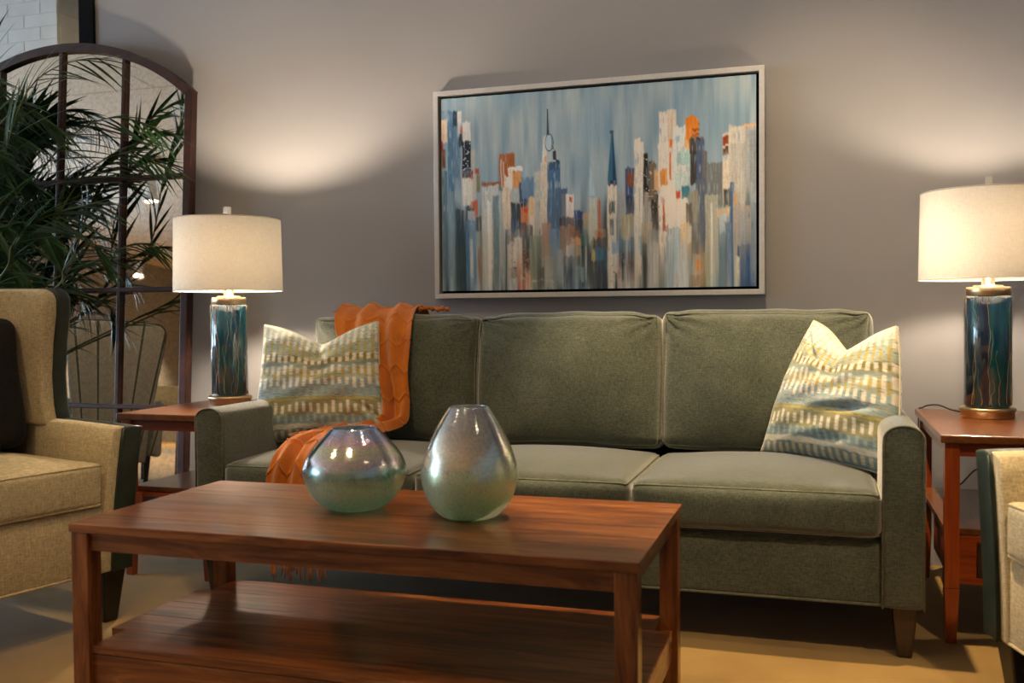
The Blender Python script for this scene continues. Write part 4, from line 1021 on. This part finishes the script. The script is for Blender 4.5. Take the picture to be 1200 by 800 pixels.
for k in range(34):
    xe = rg.uniform(-4.25, -3.45); ze = rg.uniform(0.95, 2.10); ye = rg.uniform(3.34, 3.62)
    xm = PB[0]+(xe-PB[0])*0.30; zm = 0.4+(ze-0.4)*0.72
    tip = (xe+rg.uniform(0.12, 0.26), ye, ze-rg.uniform(0.02, 0.16))
    frond([root, (xm, PB[1]+(ye-PB[1])*0.3, zm), (PB[0]*0.42+xe*0.58, ye, ze*0.97), (xe, ye, ze), tip], 46, rg.uniform(0.28, 0.36), False, rg.uniform(0.2, 0.9))
dl = obj('leaflet_mass', mass, M['leaf'], pm); dl['kind'] = 'stuff'

# ------------------------------------------------------------------ ceiling spot lamps behind the camera (seen in the mirror and the vases)
def track_light(loc, aim, watts, cone, label, k):
    t = empty('track_spotlight', label, 'spotlight', loc, group='white spotlights under the ceiling')
    loc = Vector(loc); d = (Vector(aim)-loc).normalized(); q = d.to_track_quat('-Z', 'Y'); H = CEIL-loc.z
    obj('canopy', MB().lathe([(0.075, H-0.03), (0.075, H)], 24), M['white_metal'], t)
    obj('stem', MB().lathe([(0.012, 0.10), (0.012, H-0.02)], 12), M['white_metal'], t)
    obj('yoke', MB().tube([(0.085, 0, 0.0), (0.085, 0, 0.08), (0.05, 0, 0.11), (0, 0, 0.115), (-0.05, 0, 0.11), (-0.085, 0, 0.08), (-0.085, 0, 0.0)], 0.008, 6), M['white_metal'], t).rotation_euler = (0, 0, q.to_euler().z)
    h = obj('lamp_head', MB().lathe([(0.004, 0.16), (0.055, 0.155), (0.062, 0.14), (0.066, -0.05), (0.085, -0.12), (0.105, -0.165), (0.098, -0.165), (0.075, -0.11)], 28, caps=False), M['white_metal'], t)
    h.rotation_mode = 'QUATERNION'; h.rotation_quaternion = q
    obj('lens', MB().lathe([(0.002, -0.135), (0.086, -0.137)], 24), M['spotlens'], h)
    if watts:
        l = bpy.data.lights.new('spot', 'SPOT'); l.energy = watts; l.color = WARM; l.spot_size = math.radians(cone); l.spot_blend = 1.0 if aim[1] > 3.9 else 0.45; l.shadow_soft_size = 0.04
        o = bpy.data.objects.new('spot', l); COL.objects.link(o); o.location = loc+d*0.17; o.rotation_mode = 'QUATERNION'; o.rotation_quaternion = q
WHERE = ['aimed at the right seat of the green sofa', 'aimed at the left seat of the green sofa', 'aimed at the skyline painting', 'aimed at the wood coffee table',
         'aimed past the right end table', 'aimed at the left wing armchair', 'aimed at the wall right of the painting', 'aimed at the painted block pillar', 'added to brighten the striped chair',
         'showing largest in the mirror', 'showing middle in the mirror', 'showing smallest in the mirror', 'on the aisle behind the coffee table', 'on the right side behind the camera',
         'farthest behind the camera', 'in the far left corner of the shop']
for k, (p, a, w, c) in enumerate(SPOTS): track_light(p, a, w, c, 'white ceiling spotlight '+WHERE[k], k)

# ------------------------------------------------------------------ chairs that show in the mirror
def stripe_mat():
    t = NT('striped_linen'); tc = t.n('ShaderNodeTexCoord'); sx = t.n('ShaderNodeSeparateXYZ'); t.l(tc.outputs['Object'], sx.inputs[0])
    k = t.math('DIVIDE', sx.outputs['Y'], t.math('ADD', t.math('MULTIPLY', sx.outputs['Z'], 0.07), 0.075))
    fr_ = t.math('FRACT', t.math('ADD', k, 20.35)); g = t.ramp(fr_, [(0.0, c4(0.33, 0.31, 0.27)), (0.42, c4(0.36, 0.34, 0.29)), (0.44, c4(0.5, 0.48, 0.42)), (0.47, c4(0.05, 0.06, 0.045)), (0.56, c4(0.05, 0.06, 0.045)), (0.59, c4(0.5, 0.48, 0.42)), (0.61, c4(0.35, 0.33, 0.29)), (1.0, c4(0.33, 0.31, 0.27))])
    t.set(Base_Color=g, Roughness=0.9); return t.m
M['stripe'] = stripe_mat()
sc_ = empty('striped_armchair', 'grey striped high-back chair seen as a reflection in the arched mirror', 'armchair', (-5.16, 1.30, 0), (0, 0, math.atan2(-0.77, -0.64)))
bp = [(-0.25, 0.16), (0.25, 0.16), (0.27, 0.5), (0.325, 0.95), (0.34, 1.10), (0.31, 1.16), (0.25, 1.175), (0, 1.185), (-0.25, 1.175), (-0.31, 1.16), (-0.34, 1.10), (-0.325, 0.95), (-0.27, 0.5)]
bk = MB().prism(bp, 'x', -0.40, -0.28, 0.02, 3); bk.V = [(v[0]-0.10*(v[2]-0.4), v[1], v[2]) for v in bk.V]
obj('backrest', bk, M['stripe'], sc_)
bw_ = MB().tube([(-0.385-0.10*(z-0.4), y*0.985, z) for y, z in catmull([(p[0], p[1], 0) for p in bp[1:]], 80)[:, :2]], 0.006, 5)
obj('welt', bw_, M['leather'], sc_)
obj('seat', MB().box(-0.30, 0.32, -0.30, 0.30, 0.20, 0.46, 0.03, 3), M['stripe'], sc_)
for s in (1, -1):
    obj('arm', MB().box(-0.30, 0.26, min(s*0.28, s*0.36), max(s*0.28, s*0.36), 0.20, 0.62, 0.03, 3), M['stripe'], sc_)
    for x in (-0.30, 0.27): obj('leg', MB().taper(x, s*0.26, 0, 0.21, 0.016, 0.016, 0.026, 0.026), M['blackleg'], sc_)
cc = empty('side_chair', 'low cream-backed side chair seen as a reflection at the mirror edge', 'chair', (-5.25, 0.62, 0), (0, 0, math.atan2(-0.77, -0.64)))
M['oak'] = wood('oak_leg', 2, [(0.3, c4(0.22, 0.12, 0.05)), (0.7, c4(0.36, 0.21, 0.10))], scale=2, knots=False)
obj('backrest', MB().prism([(-0.16, 0.44), (0.16, 0.44), (0.185, 0.74), (0.17, 0.755), (-0.17, 0.755), (-0.185, 0.74)], 'x', -0.24, -0.19, 0.012, 3), M['cream'], cc)
obj('seat', MB().box(-0.22, 0.22, -0.2, 0.2, 0.40, 0.455, 0.02, 3), M['cream'], cc)
for x in (-0.19, 0.19):
    for y in (-0.17, 0.17): obj('leg', MB().taper(x, y, 0, 0.405, 0.012, 0.012, 0.018, 0.018), M['oak'], cc)
